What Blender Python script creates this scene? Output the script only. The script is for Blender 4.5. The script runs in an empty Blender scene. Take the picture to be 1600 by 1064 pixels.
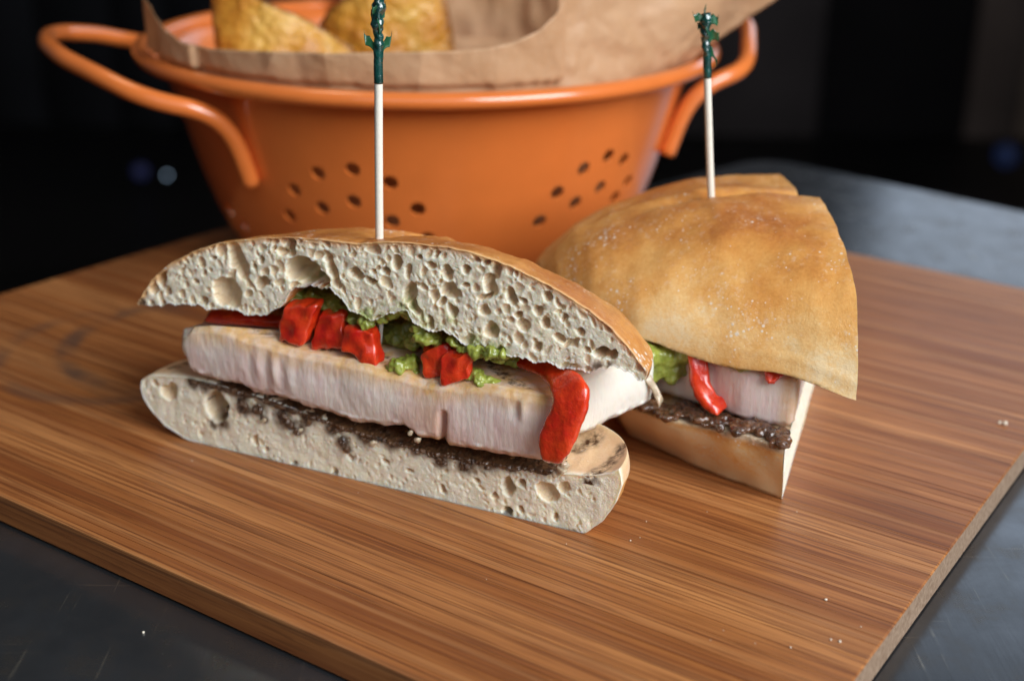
import bpy, bmesh, math, random
import numpy as np
from mathutils import Vector, Matrix

random.seed(7)
rng = np.random.default_rng(11)
CM = 0.01                      # geometry below is written in centimetres
scene = bpy.context.scene
col = scene.collection

# ------------------------------------------------------------------ camera
FPX = 2115.0
_p, _r = math.radians(22.0), math.radians(0.8)
CF = np.array([0, math.cos(_p), -math.sin(_p)])
_R = np.array([1.0, 0, 0]); _U = np.cross(_R, CF)
CR = _R * math.cos(_r) + _U * math.sin(_r)
CU = -_R * math.sin(_r) + _U * math.cos(_r)
CC = np.array([0, 0, 19.0])
cam_d = bpy.data.cameras.new('camera')
cam = bpy.data.objects.new('camera', cam_d); col.objects.link(cam)
cam.matrix_world = Matrix(((CR[0], CU[0], -CF[0], CC[0] * CM), (CR[1], CU[1], -CF[1], CC[1] * CM),
                           (CR[2], CU[2], -CF[2], CC[2] * CM), (0, 0, 0, 1)))
cam_d.sensor_width = 36.0
cam_d.lens = 36.0 * FPX / 1600.0
cam_d.clip_start = 0.01; cam_d.clip_end = 60
cam_d.dof.use_dof = True
cam_d.dof.focus_distance = 0.365
cam_d.dof.aperture_fstop = 8.0
scene.camera = cam

# ------------------------------------------------------------------ light of a dim room with tall windows, plus an added front fill
world = bpy.data.worlds.new('World'); scene.world = world
world.use_nodes = True
bg = world.node_tree.nodes['Background']
bg.inputs['Color'].default_value = (0.85, 0.92, 1.0, 1); bg.inputs['Strength'].default_value = 0.045

def area(name, loc, target, sx, sy, power, color):
    d = bpy.data.lights.new(name, 'AREA'); d.shape = 'RECTANGLE'; d.size = sx; d.size_y = sy
    d.energy = power; d.color = color
    o = bpy.data.objects.new(name, d); col.objects.link(o)
    o.location = loc
    o.rotation_euler = (Vector(target) - Vector(loc)).to_track_quat('-Z', 'Y').to_euler()
    return o
area('window_light', (0.86, -0.46, 0.86), (0.02, 0.38, 0.03), 0.95, 1.0, 34, (0.92, 0.96, 1.0))
area('front_fill_light', (-0.3, -1.7, 1.5), (0.0, 0.4, 0.05), 1.6, 1.2, 6, (0.78, 0.87, 1.0))  # unseen fill added in front to brighten the cut faces
area('far_window_light', (1.3, 2.6, 1.0), (0.1, 0.5, 0.0), 1.2, 1.2, 6, (0.72, 0.84, 1.0))
area('ceiling_lamp', (-0.6, 1.0, 1.9), (-0.1, 0.5, 0.0), 0.35, 0.35, 3.0, (1.0, 0.78, 0.55))
scene.view_settings.view_transform = 'Standard'
scene.view_settings.look = 'None'
scene.view_settings.exposure = 0.0
scene.view_settings.gamma = 1.0

# ------------------------------------------------------------------ tracing helpers: photograph pixel -> point on a real surface
def ray(x, y):
    return CF + CR * (x - 800) / FPX - CU * (y - 532) / FPX
def G(x, y, z=0.0):
    d = ray(x, y); return CC + d * ((z - CC[2]) / d[2])
def onY(x, y, Y):
    d = ray(x, y); return CC + d * (Y / d[1])
def onplane(x, y, O, n):
    d = ray(x, y); return CC + d * (((O - CC) @ n) / (d @ n))
COL_C = np.array([-3.75, 59.0])
def oncyl(x, y, r, back=False):
    d = ray(x, y); a = d[:2] @ d[:2]; b = -2 * d[:2] @ COL_C; c = COL_C @ COL_C - r * r
    q = max(b * b - 4 * a * c, 0.0) ** .5
    return CC + d * ((-b + (q if back else -q)) / (2 * a))

# ------------------------------------------------------------------ noise
_perm = np.random.default_rng(3).permutation(256)
_perm = np.concatenate([_perm, _perm, _perm])
_grad = np.random.default_rng(4).normal(size=(256, 3)); _grad /= np.linalg.norm(_grad, axis=1)[:, None]
def noise(P, f=1.0, seed=0):
    P = np.asarray(P, float) * f + seed * 17.31
    i = np.floor(P).astype(int); t = P - i; i &= 255
    w = t * t * t * (t * (t * 6 - 15) + 10)
    out = 0
    for dx in (0, 1):
        for dy in (0, 1):
            for dz in (0, 1):
                h = _perm[_perm[_perm[(i[..., 0] + dx) & 255] + ((i[..., 1] + dy) & 255)] + ((i[..., 2] + dz) & 255)]
                g = (_grad[h] * (t - np.array([dx, dy, dz]))).sum(-1)
                ww = (w[..., 0] if dx else 1 - w[..., 0]) * (w[..., 1] if dy else 1 - w[..., 1]) * (w[..., 2] if dz else 1 - w[..., 2])
                out = out + g * ww
    return out * 1.6
def fbm(P, f=1.0, seed=0, o=4):
    return sum(noise(P, f * 2 ** k, seed + k) * .5 ** k for k in range(o))
def smooth(a, b, x):
    t = np.clip((x - a) / (b - a), 0, 1); return t * t * (3 - 2 * t)

# ------------------------------------------------------------------ object helpers
ORIGIN = {}
def props(o, label=None, cat=None, group=None, kind=None):
    if label: o['label'] = label
    if cat: o['category'] = cat
    if group: o['group'] = group
    if kind: o['kind'] = kind
    return o
def thing(name, loc, label, cat, group=None):
    o = bpy.data.objects.new(name, None); col.objects.link(o)
    o.empty_display_size = 0.02
    o.location = Vector(np.asarray(loc) * CM); ORIGIN[o] = np.asarray(loc, float)
    return props(o, label, cat, group)
def to_mesh(name, V, F, mat, attrs=None, smooth_shade=True, sharp=None):
    me = bpy.data.meshes.new(name)
    V = np.asarray(V, float)
    if isinstance(F, np.ndarray): F = [F]
    F = [f for f in F if len(f)]
    if all(isinstance(f, np.ndarray) for f in F):
        nl = sum(f.size for f in F); npoly = sum(len(f) for f in F)
        me.vertices.add(len(V)); me.vertices.foreach_set('co', (V * CM).ravel())
        me.loops.add(nl); me.polygons.add(npoly)
        me.loops.foreach_set('vertex_index', np.concatenate([f.ravel() for f in F]).astype(np.int32))
        tot = np.concatenate([np.full(len(f), f.shape[1]) for f in F]).astype(np.int32)
        me.polygons.foreach_set('loop_start', np.concatenate([[0], np.cumsum(tot)[:-1]]).astype(np.int32))
        me.update(calc_edges=True); me.validate()
    else:
        me.from_pydata([tuple(v * CM) for v in V], [], [list(map(int, f)) for f in F]); me.update()
    if smooth_shade:
        me.polygons.foreach_set('use_smooth', np.ones(len(me.polygons), dtype=bool))
    if sharp: me.set_sharp_from_angle(angle=math.radians(sharp))
    for k, a in (attrs or {}).items():
        if len(a) == len(me.vertices):
            at = me.attributes.new(k, 'FLOAT', 'POINT'); at.data.foreach_set('value', np.asarray(a, np.float32))
    if mat: me.materials.append(mat)
    return me
def obj(name, V, F, mat, parent=None, attrs=None, smooth_shade=True, sharp=None):
    org = ORIGIN[parent] if parent is not None else np.zeros(3)
    me = to_mesh(name, np.asarray(V, float) - org, F, mat, attrs, smooth_shade, sharp)
    o = bpy.data.objects.new(name, me); col.objects.link(o)
    if parent is not None: o.parent = parent
    ORIGIN[o] = org
    return o
def grid_faces(nr, nc, off=0, wrap=False, flip=False):
    r = np.arange(nr - 1)[:, None]; c = np.arange(nc if wrap else nc - 1)[None, :]
    c2 = (c + 1) % nc
    a = off + r * nc + c; b = off + r * nc + c2; d = off + (r + 1) * nc + c; e = off + (r + 1) * nc + c2
    q = np.stack([a, b, e, d], -1).reshape(-1, 4)
    return q[:, ::-1] if flip else q
def resample(P, n):
    P = np.asarray(P, float); L = np.concatenate([[0], np.cumsum(np.linalg.norm(np.diff(P, axis=0), axis=1))])
    t = np.linspace(0, L[-1], n); return np.stack([np.interp(t, L, P[:, k]) for k in range(P.shape[1])], 1)
def relax(P, n=2):
    P = P.copy()
    for _ in range(n): P[1:-1] = .25 * P[:-2] + .5 * P[1:-1] + .25 * P[2:]
    return P
def tube(path, rad, nseg=20, cap=True):
    P = np.asarray(path, float); n = len(P); rad = np.broadcast_to(rad, n)
    T = np.gradient(P, axis=0); T /= np.linalg.norm(T, axis=1)[:, None]
    ref = np.array([0, 0, 1.0]) if abs(T[0][2]) < .9 else np.array([1.0, 0, 0])
    V = []; u = np.cross(T[0], ref); u /= np.linalg.norm(u)
    a = np.linspace(0, 2 * np.pi, nseg, endpoint=False)
    for i in range(n):
        u = u - T[i] * (u @ T[i]); u /= np.linalg.norm(u); w = np.cross(T[i], u)
        V.append(P[i] + rad[i] * (np.cos(a)[:, None] * u + np.sin(a)[:, None] * w))
    V = np.concatenate(V); F = [grid_faces(n, nseg, wrap=True)]
    if cap:
        k = len(V); V = np.concatenate([V, P[:1], P[-1:]])
        i = np.arange(nseg); j = (i + 1) % nseg
        F += [np.stack([j, i, np.full(nseg, k)], 1), np.stack([(n - 1) * nseg + i, (n - 1) * nseg + j, np.full(nseg, k + 1)], 1)]
    return V, F

# ------------------------------------------------------------------ material helpers
class M:
    def __init__(s, name):
        s.m = bpy.data.materials.new(name); s.m.use_nodes = True; s.nt = s.m.node_tree
        s.b = s.nt.nodes['Principled BSDF']
    def n(s, t, **kw):
        nd = s.nt.nodes.new(t)
        for k, v in kw.items():
            if k.startswith('p_'): setattr(nd, k[2:], v)
        return nd
    def put(s, sock, v):
        if isinstance(v, bpy.types.NodeSocket): s.nt.links.new(v, sock)
        else:
            if isinstance(v, tuple) and len(v) == 3 and sock.type == 'RGBA': v = (*v, 1)
            sock.default_value = v
    def coords(s, scale=(100, 100, 100), rot=(0, 0, 0), rand=False):
        tc = s.n('ShaderNodeTexCoord'); mp = s.n('ShaderNodeMapping')
        s.nt.links.new(tc.outputs['Object'], mp.inputs['Vector']); mp.inputs['Scale'].default_value = scale
        mp.inputs['Rotation'].default_value = rot
        if rand:
            oi = s.n('ShaderNodeObjectInfo'); vm = s.n('ShaderNodeVectorMath'); vm.operation = 'SCALE'
            cx = s.n('ShaderNodeCombineXYZ')
            s.nt.links.new(oi.outputs['Random'], cx.inputs[0]); s.nt.links.new(oi.outputs['Random'], cx.inputs[1]); s.nt.links.new(oi.outputs['Random'], cx.inputs[2])
            s.nt.links.new(cx.outputs[0], vm.inputs[0]); vm.inputs['Scale'].default_value = 91.7
            s.nt.links.new(vm.outputs[0], mp.inputs['Location'])
        return mp.outputs[0]
    def noise(s, vec, scale, detail=3, rough=.55, dist=0):
        nd = s.n('ShaderNodeTexNoise'); s.nt.links.new(vec, nd.inputs['Vector'])
        nd.inputs['Scale'].default_value = scale; nd.inputs['Detail'].default_value = detail
        nd.inputs['Roughness'].default_value = rough; nd.inputs['Distortion'].default_value = dist
        return nd.outputs['Fac']
    def voro(s, vec, scale, out='Distance', feature='F1', rnd=1.0):
        nd = s.n('ShaderNodeTexVoronoi', p_feature=feature); s.nt.links.new(vec, nd.inputs['Vector'])
        nd.inputs['Scale'].default_value = scale; nd.inputs['Randomness'].default_value = rnd
        return nd.outputs[out]
    def ramp(s, fac, stops):
        nd = s.n('ShaderNodeValToRGB'); s.nt.links.new(fac, nd.inputs[0]); e = nd.color_ramp.elements
        while len(e) < len(stops): e.new(.5)
        for el, (p, c) in zip(e, stops):
            el.position = p; el.color = (*c, 1) if isinstance(c, tuple) else (c, c, c, 1)
        return nd.outputs[0]
    def mix(s, fac, a, b, mode='MIX'):
        nd = s.n('ShaderNodeMix', p_data_type='RGBA', p_blend_type=mode)
        s.put(nd.inputs[0], fac); s.put(nd.inputs[6], a); s.put(nd.inputs[7], b)
        return nd.outputs[2]
    def math(s, op, a, b=0.0, clamp=False):
        nd = s.n('ShaderNodeMath', p_operation=op, p_use_clamp=clamp)
        s.put(nd.inputs[0], a); s.put(nd.inputs[1], b); return nd.outputs[0]
    def attr(s, name):
        nd = s.n('ShaderNodeAttribute', p_attribute_name=name); return nd.outputs['Fac']
    def bump(s, h, strength, dist, prev=None):
        nd = s.n('ShaderNodeBump'); s.nt.links.new(h, nd.inputs['Height'])
        nd.inputs['Strength'].default_value = strength; nd.inputs['Distance'].default_value = dist
        if prev is not None: s.nt.links.new(prev, nd.inputs['Normal'])
        s.nt.links.new(nd.outputs[0], s.b.inputs['Normal']); return nd.outputs[0]
    def set(s, **kw):
        names = dict(color='Base Color', rough='Roughness', metal='Metallic', sss='Subsurface Weight', sssr='Subsurface Radius', ssss='Subsurface Scale',
                     coat='Coat Weight', coatr='Coat Roughness', spec='Specular IOR Level', trans='Transmission Weight', ior='IOR',
                     emit='Emission Color', emits='Emission Strength', alpha='Alpha', sheen='Sheen Weight', aniso='Anisotropic')
        for k, v in kw.items(): s.put(s.b.inputs[names[k]], v)
        return s

def bread_material(name):
    m = M(name); co = m.coords()
    big = m.noise(co, .46, 3, .5, .2); mid = m.noise(co, 1.5, 5, .68); fine = m.noise(co, 8, 4, .65)
    brown = m.attr('brown'); crust = m.attr('crust')
    t = m.math('ADD', m.math('MULTIPLY', m.math('SUBTRACT', big, .5), .95), brown)
    t = m.math('ADD', t, m.math('MULTIPLY', m.math('SUBTRACT', mid, .5), .34))
    t = m.math('ADD', t, m.math('MULTIPLY', m.math('SUBTRACT', fine, .5), .34))
    crustc = m.ramp(t, [(0.0, (.84, .64, .37)), (.14, (.84, .54, .23)), (.30, (.77, .41, .13)), (.50, (.67, .30, .075)), (.74, (.49, .17, .038)), (1.0, (.28, .08, .02))])
    # flour left on the crust, gathered in patches
    sp = m.voro(co, 6.5); patch = m.noise(co, .55, 4, .65)
    thr = m.math('MULTIPLY', m.math('SUBTRACT', patch, .47, True), 1.6, True)
    thr = m.math('ADD', thr, m.math('MULTIPLY', m.ramp(m.voro(co, 6.5, 'Color'), [(.62, 0.0), (.80, 1.0)]), .16))
    flour = m.ramp(m.math('SUBTRACT', thr, sp), [(.0, 0.0), (.10, 0.8)])
    dust = m.math('MULTIPLY', m.ramp(m.noise(co, 5.5, 5, .7), [(.54, 0.0), (.72, .6)]), m.ramp(patch, [(.42, 0.0), (.62, 1.0)]))
    sp2 = m.voro(co, 15.0); on2 = m.ramp(m.voro(co, 15.0, 'Color'), [(.70, 0.0), (.80, .26)])
    dots = m.ramp(m.math('SUBTRACT', m.math('MULTIPLY', on2, m.ramp(m.noise(co, .8, 3, .6), [(.42, .2), (.62, 1.0)])), sp2), [(0.0, 0.0), (.08, .7)])
    crustc = m.mix(m.math('MAXIMUM', m.math('MAXIMUM', flour, dots), dust), crustc, (.82, .75, .64))
    cr = m.noise(co, 2.2, 3); crumb = m.ramp(cr, [(.3, (.90, .80, .60)), (.7, (.93, .86, .70))])
    # tan painted into the gas cells stands in for warm shade inside them; the cut walls between them are white and fluffy
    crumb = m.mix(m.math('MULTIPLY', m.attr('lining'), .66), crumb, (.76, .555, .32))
    c = m.mix(crust, crumb, crustc)
    # smears of avocado, roasted dark spread and toasted edges on the cut bread
    c = m.mix(m.math('MULTIPLY', m.attr('green'), m.ramp(m.noise(co, 2.6, 4), [(.42, .0), (.66, .9)])), c, (.34, .42, .10))
    c = m.mix(m.math('MULTIPLY', m.attr('dark'), m.ramp(m.noise(co, 3.0, 5, .65), [(.30, .25), (.58, 1.0)])), c, (.10, .048, .022))
    c = m.mix(m.math('MULTIPLY', m.attr('char'), m.ramp(m.noise(co, 4.5, 5, .65), [(.35, 0.0), (.58, 1.0)])), c, (.085, .034, .013))
    m.set(color=c, rough=m.mix(crust, (.75, .75, .75), (.37, .37, .37)), sss=m.mix(crust, (.75, .75, .75), (.12, .12, .12)), sssr=(1.0, .74, .50), ssss=.0022, spec=.22)
    nb = m.bump(m.noise(co, 14, 4, .65), .34, .0006)
    m.bump(m.math('ADD', m.noise(co, 2.2, 3, .6), m.math('MULTIPLY', flour, .35)), .13, .0010, nb)
    return m.m
BREAD = bread_material('bread')

def chicken_material():
    m = M('grilled_chicken'); co = m.coords()
    st = m.coords((160, 160, 22)); pink = m.noise(m.coords((55, 55, 55)), .7, 3, .5)
    c = m.ramp(pink, [(.3, (.84, .74, .64)), (.5, (.81, .655, .60)), (.68, (.78, .56, .53))])
    c = m.mix(m.ramp(m.noise(st, 3.0, 4, .6), [(.42, 0.0), (.66, .55)]), c, (.88, .82, .72))
    c = m.mix(m.ramp(m.noise(m.coords((70, 70, 14)), 1.6, 4, .65), [(.50, 0.0), (.70, .45)]), c, (.74, .50, .40))
    c = m.mix(m.math('MULTIPLY', m.attr('gold'), m.ramp(m.noise(co, 2.5, 4), [(.25, .25), (.65, 1.0)])), c, (.74, .44, .17))
    c = m.mix(m.math('MULTIPLY', m.attr('char'), m.ramp(m.noise(co, 4.0, 4, .6), [(.4, 0.0), (.6, 1.0)])), c, (.05, .025, .015))
    c = m.mix(m.attr('white'), c, (.86, .82, .72))
    m.set(color=c, rough=.27, sss=.35, sssr=(1.0, .5, .32), ssss=.0035, spec=.5)
    m.bump(m.math('ADD', m.noise(st, 5.0, 4, .6), m.noise(m.coords((100, 100, 30)), 9, 3, .6)), .28, .0006)
    return m.m
CHICKEN = chicken_material()

def glossy_food(name, c0, c1, scale, rough, sss=.3, bump=.3, bscale=8, dist=.0006, coat=.4, c2=None):
    m = M(name); co = m.coords(rand=True); n = m.noise(co, scale, 4, .6)
    stops = [(.32, c0), (.66, c1)] + ([(.8, c2)] if c2 else [])
    m.set(color=m.ramp(n, stops), rough=rough, sss=sss, sssr=(1, .35, .2), ssss=.002, coat=coat, coatr=.12)
    m.bump(m.noise(co, bscale, 4, .6), bump, dist)
    return m.m
PEPPER = glossy_food('red_pepper', (.54, .012, .006), (.78, .060, .010), 1.7, .13, c2=(.82, .17, .03), sss=.3, bscale=5, dist=.0014, bump=.38, coat=1.0)
GUAC = glossy_food('avocado', (.17, .20, .022), (.39, .43, .08), 1.6, .24, sss=.15, bscale=6, dist=.0012)
SPREAD = glossy_food('roasted_spread', (.028, .015, .010), (.15, .072, .030), 4.5, .28, sss=.05, bump=.6, bscale=9, dist=.0015, coat=.6, c2=(.20, .10, .045))
CARAMEL = glossy_food('caramelised_onion', (.030, .013, .008), (.17, .070, .028), 2.8, .16, sss=.1, bump=.5, bscale=7, dist=.0014, coat=1.0, c2=(.34, .18, .08))
ONION = glossy_food('pale_onion', (.36, .26, .16), (.62, .52, .36), 4.5, .3)
CHIPS = glossy_food('fried_potato', (.62, .33, .065), (.78, .50, .14), .55, .45, bscale=3.2, bump=.5, dist=.002, coat=.15)

def board_material():
    m = M('bamboo'); oi = m.n('ShaderNodeObjectInfo'); rnd = oi.outputs['Random']
    long = m.coords((9, 420, 420), rand=True); longer = m.coords((3.0, 260, 260), rand=True); hair = m.coords((11, 1500, 1500), rand=True)
    a = m.noise(long, 1.0, 4, .6, .3); b = m.noise(longer, 1.0, 3, .6); h = m.noise(hair, 1.0, 2, .6)
    base = m.ramp(rnd, [(0.0, (.27, .088, .023)), (.3, (.46, .178, .052)), (.55, (.34, .118, .031)), (.8, (.43, .163, .048)), (1.0, (.55, .235, .076))])
    c = m.mix(m.ramp(a, [(.38, .62), (.60, 0.0)]), base, (.17, .042, .010))
    c = m.mix(m.ramp(b, [(.50, 0.0), (.72, .55)]), c, (.50, .235, .090))
    dash = m.noise(m.coords((34, 1250, 1250), rand=True), 1.0, 2, .5)
    c = m.mix(m.ramp(dash, [(.58, 0.0), (.63, .55)]), c, (.16, .048, .014))
    c = m.mix(m.ramp(h, [(.55, 0.0), (.60, .62)]), c, (.10, .026, .008))
    # growth nodes of the culm: short feathered bars across a strip
    nd = m.coords((9, 34, 1), rand=True); v = m.n('ShaderNodeTexVoronoi'); m.nt.links.new(nd, v.inputs['Vector']); v.inputs['Scale'].default_value = 1.0
    node = m.math('MULTIPLY', m.ramp(v.outputs['Distance'], [(.02, 1.0), (.11, 0.0)]), m.ramp(m.noise(m.coords((260, 700, 1), rand=True), 1, 3), [(.4, 0.0), (.6, .8)]))
    c = m.mix(node, c, (.21, .075, .026))
    # end grain of the strips is paler and greyer than their faces
    tn = m.n('ShaderNodeTexCoord'); sx = m.n('ShaderNodeSeparateXYZ'); m.nt.links.new(tn.outputs['Normal'], sx.inputs[0])
    eg = m.noise(m.coords((30, 900, 700), rand=True), 1, 3)
    c = m.mix(m.ramp(m.math('ABSOLUTE', sx.outputs[0]), [(.55, 0.0), (.75, 1.0)]), c, m.ramp(eg, [(.3, (.22, .135, .085)), (.7, (.44, .315, .22))]))
    # grey ring stains left by wet glasses, on the board's own surface
    tc = m.n('ShaderNodeNewGeometry'); pos = tc.outputs['Position']
    def ring(cx, cy, r, w, s):
        vm = m.n('ShaderNodeVectorMath', p_operation='DISTANCE'); m.nt.links.new(pos, vm.inputs[0]); vm.inputs[1].default_value = (cx * CM, cy * CM, 0)
        d = m.math('ABSOLUTE', m.math('SUBTRACT', vm.outputs['Value'], r * CM))
        f = m.ramp(m.math('DIVIDE', d, w * CM), [(.35, s), (1.0, 0.0)])
        gp = m.n('ShaderNodeMapping'); m.nt.links.new(pos, gp.inputs['Vector']); gp.inputs['Scale'].default_value = (60, 60, 60)
        return m.math('MULTIPLY', f, m.ramp(m.noise(gp.outputs[0], .7, 3), [(.38, .1), (.6, 1.0)]))
    st = m.math('MAXIMUM', ring(-12.0, 46.3, 4.3, .55, .75), ring(-14.2, 45.4, 4.3, .5, .45))
    c = m.mix(st, c, (.085, .055, .042))
    m.set(color=c, rough=m.ramp(a, [(.3, .46), (.7, .36)]), spec=.45)
    m.bump(h, .12, .0004)
    return m.m
BAMBOO = board_material()

def table_material():
    m = M('dark_zinc'); co = m.coords(); sc = m.coords((900, 26, 26), (0, 0, .5)); sc2 = m.coords((22, 800, 22), (0, 0, -.25))
    big = m.noise(co, .09, 5, .62, .6); mid = m.noise(co, .7, 5, .65)
    c = m.ramp(big, [(.35, (.10, .105, .112)), (.55, (.14, .148, .16)), (.72, (.19, .205, .23))])
    c = m.mix(m.ramp(mid, [(.52, 0.0), (.72, .5)]), c, (.15, .13, .105))
    s = m.math('MAXIMUM', m.ramp(m.noise(sc, .8, 2), [(.66, 0.0), (.74, .6)]), m.ramp(m.noise(sc2, .8, 2), [(.66, 0.0), (.74, .6)]))
    c = m.mix(m.math('MULTIPLY', s, m.ramp(mid, [(.45, 0.0), (.65, 1.0)])), c, (.50, .46, .38))
    m.set(color=c, metal=.85, rough=m.ramp(mid, [(.3, .16), (.7, .30)]))
    m.bump(m.noise(sc, .8, 3), .08, .0003)
    return m.m
ZINC = table_material()

def simple(name, color, rough, metal=0.0, coat=0.0, vary=.06, scale=2.0, **kw):
    m = M(name); co = m.coords(); n = m.noise(co, scale, 4)
    lo = tuple(x * (1 - vary) for x in color); hi = tuple(min(1, x * (1 + vary)) for x in color)
    m.set(color=m.ramp(n, [(.3, lo), (.7, hi)]), rough=rough, metal=metal, coat=coat, coatr=.1, **kw)
    return m
ENAMEL = simple('orange_enamel', (.78, .20, .040), .28, coat=1.0, vary=.04, scale=.6)
ENAMEL.bump(ENAMEL.noise(ENAMEL.coords(), 3.0, 3), .06, .0004); ENAMEL = ENAMEL.m
def paper_material():
    m = M('parchment'); co = m.coords()
    n = m.noise(co, .5, 4, .6); f = m.noise(co, 18, 3, .6)
    c = m.ramp(n, [(.3, (.72, .43, .22)), (.7, (.84, .56, .33))])
    c = m.mix(m.ramp(f, [(.45, 0.0), (.7, .3)]), c, (.80, .60, .42))
    m.set(color=c, rough=.48, spec=.4, sss=0.0)
    cb = m.bump(m.voro(m.coords((100, 100, 55)), .42, 'Distance'), .7, .006)
    m.bump(m.noise(co, 1.6, 4, .6), .35, .002, cb)
    tr = m.n('ShaderNodeBsdfTranslucent'); m.put(tr.inputs['Color'], c)
    mx = m.n('ShaderNodeMixShader'); mx.inputs[0].default_value = .4
    out = m.nt.nodes['Material Output']
    m.nt.links.new(m.b.outputs[0], mx.inputs[1]); m.nt.links.new(tr.outputs[0], mx.inputs[2]); m.nt.links.new(mx.outputs[0], out.inputs['Surface'])
    return m.m
PAPER = paper_material()
STICK = simple('birch_stick', (.86, .80, .68), .55, vary=.05, scale=8).m
FOIL = simple('green_cellophane', (.005, .055, .045), .16, coat=1.0, vary=.5, scale=3, spec=.9)
FOIL.bump(FOIL.noise(FOIL.coords(), 5, 3), .5, .0012); FOIL = FOIL.m
FRILL = simple('green_frill', (.02, .11, .045), .25, coat=.8, vary=.4, scale=3).m

# ------------------------------------------------------------------ the setting: dark room, table
def box(x0, x1, y0, y1, z0, z1):
    V = np.array([(x, y, z) for z in (z0, z1) for y in (y0, y1) for x in (x0, x1)], float)
    F = np.array([(0, 2, 3, 1), (4, 5, 7, 6), (0, 1, 5, 4), (2, 6, 7, 3), (0, 4, 6, 2), (1, 3, 7, 5)])
    return V, F
wm = M('dark_panelling'); _co = wm.coords((1, 1, 1))
wm.set(color=wm.ramp(wm.noise(_co, 2.2, 3), [(.35, (.04, .035, .042)), (.7, (.16, .13, .14))]), rough=.6)
V, F = box(-420, 420, 404, 412, -75, 300); wall = props(obj('wall', V, F, wm.m, smooth_shade=False), kind='structure')
tones = [(.02, .018, .02), (.20, .15, .13), (.05, .05, .07), (.30, .22, .17), (.03, .03, .035), (.12, .10, .10)]
pm = [simple('dark_board_%s' % 'abcdef'[i], c, .55, vary=.3, scale=.02).m for i, c in enumerate(tones)]
px = -420
while px < 420:
    w = random.choice((16, 22, 30, 44)); V, F = box(px + .4, min(px + w, 420) - .4, 400 - random.uniform(0, 2), 404.5, -76, 290)
    obj('panel', V, F, random.choice(pm), wall, smooth_shade=False); px += w
fm = M('dark_floor'); _co = fm.coords((1, 1, 1))
fm.set(color=fm.ramp(fm.noise(_co, 3, 3), [(.35, (.012, .010, .009)), (.7, (.03, .024, .02))]), rough=.5)
V, F = box(-420, 420, -300, 400, -80, -75); props(obj('floor', V, F, fm.m, smooth_shade=False), kind='structure')

# table: a rounded corner of dark zinc, the two far edges cross the picture
corner = np.array([14.9, 79.2]); e1 = np.array([.735, -.678]); e2 = np.array([-.735, -.678]); rc = 2.6
p1 = corner + e1 * 110; p2 = corner + e2 * 110
arc = [(corner + e2 * rc) * (1 - t) ** 2 + corner * 2 * t * (1 - t) + (corner + e1 * rc) * t * t for t in np.linspace(0, 1, 12)]
out = np.array([p2, *arc, p1, p1 + e2 * 110])
def prism(out, z0, z1, bevel=.25):
    n = len(out); c = out.mean(0); ins = c + (out - c) * (1 - bevel / np.linalg.norm(out - c, axis=1).mean())
    rings = [np.c_[out, np.full(n, z0)], np.c_[out, np.full(n, z1 - bevel)], np.c_[c + (out - c) * (1 - .3 * bevel / 40), np.full(n, z1 - .3 * bevel)], np.c_[ins, np.full(n, z1)]]
    V = np.concatenate(rings); F = [list(q) for q in grid_faces(4, n, wrap=True)]
    F.append(list(range(n))[::-1]); F.append(list(range(3 * n, 4 * n)))
    return V, F
TZ = -0.95
V, F = prism(out[::-1], TZ - 3.2, TZ)
tab = thing('metal_table', (14, 20, -75), 'dark scuffed zinc table under the bamboo board', 'table')
obj('tabletop', V, F, ZINC, tab, smooth_shade=False)
V, F = box(10, 18, 10, 18, -75, TZ - 3.2); obj('leg', V, F, ZINC, tab, smooth_shade=False)

# ------------------------------------------------------------------ bamboo board of glued strips
QL, QN, QR, QF = [G(*q)[:2] for q in ((-426, 586), (1166, 1291), (1760, 484), (671, 261))]
bc = (QL + QN + QR + QF) / 4
board = thing('bamboo_board', (bc[0], bc[1], TZ), 'long-grained brown bamboo board under the sandwich halves and the colander', 'cutting board')
TH = .86
widths = []
while sum(widths) < 1.0: widths.append(random.choice((.009, .012, .015, .019, .023)) * random.uniform(.9, 1.1))
cum = np.concatenate([[0], np.cumsum(widths)]); cum /= cum[-1]
def strip_mesh(a, b):
    L0 = QN + (QR - QN) * a; L1 = QN + (QR - QN) * b; R0 = QL + (QF - QL) * a; R1 = QL + (QF - QL) * b
    mid = (L0 + R0 + L1 + R1) / 4
    gx = (L0 + L1 - R0 - R1); gx /= np.linalg.norm(gx); gy = np.array([-gx[1], gx[0]])
    def lp(p): return np.array([(p - mid) @ gx, (p - mid) @ gy])
    q = [lp(R0), lp(L0), lp(L1), lp(R1)]
    g = .003
    q = [q[0] + (0, g), q[1] + (0, g), q[2] - (0, g), q[3] - (0, g)]
    sh = .008; en = .045
    top = [q[0] + (en, sh), q[1] + (-en, sh), q[2] + (-en, -sh), q[3] + (en, -sh)]
    dz = random.uniform(-.002, .002)
    V = [(*p, -TH) for p in q] + [(*p, -.03) for p in q] + [(*p, dz) for p in top]
    F = [(3, 2, 1, 0)] + [(k, (k + 1) % 4, 4 + (k + 1) % 4, 4 + k) for k in range(4)] + [(4 + k, 4 + (k + 1) % 4, 8 + (k + 1) % 4, 8 + k) for k in range(4)] + [(8, 9, 10, 11)]
    return np.array(V), F, mid, math.atan2(gx[1], gx[0])
for a, b in zip(cum[:-1], cum[1:]):
    V, F, mid, ang = strip_mesh(a, b)
    me = to_mesh('strip', V, F, BAMBOO, smooth_shade=False)
    o = bpy.data.objects.new('strip', me); col.objects.link(o); o.parent = board
    o.location = ((mid[0] - bc[0]) * CM, (mid[1] - bc[1]) * CM, -TZ * CM); o.rotation_euler = (0, 0, ang)
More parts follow.
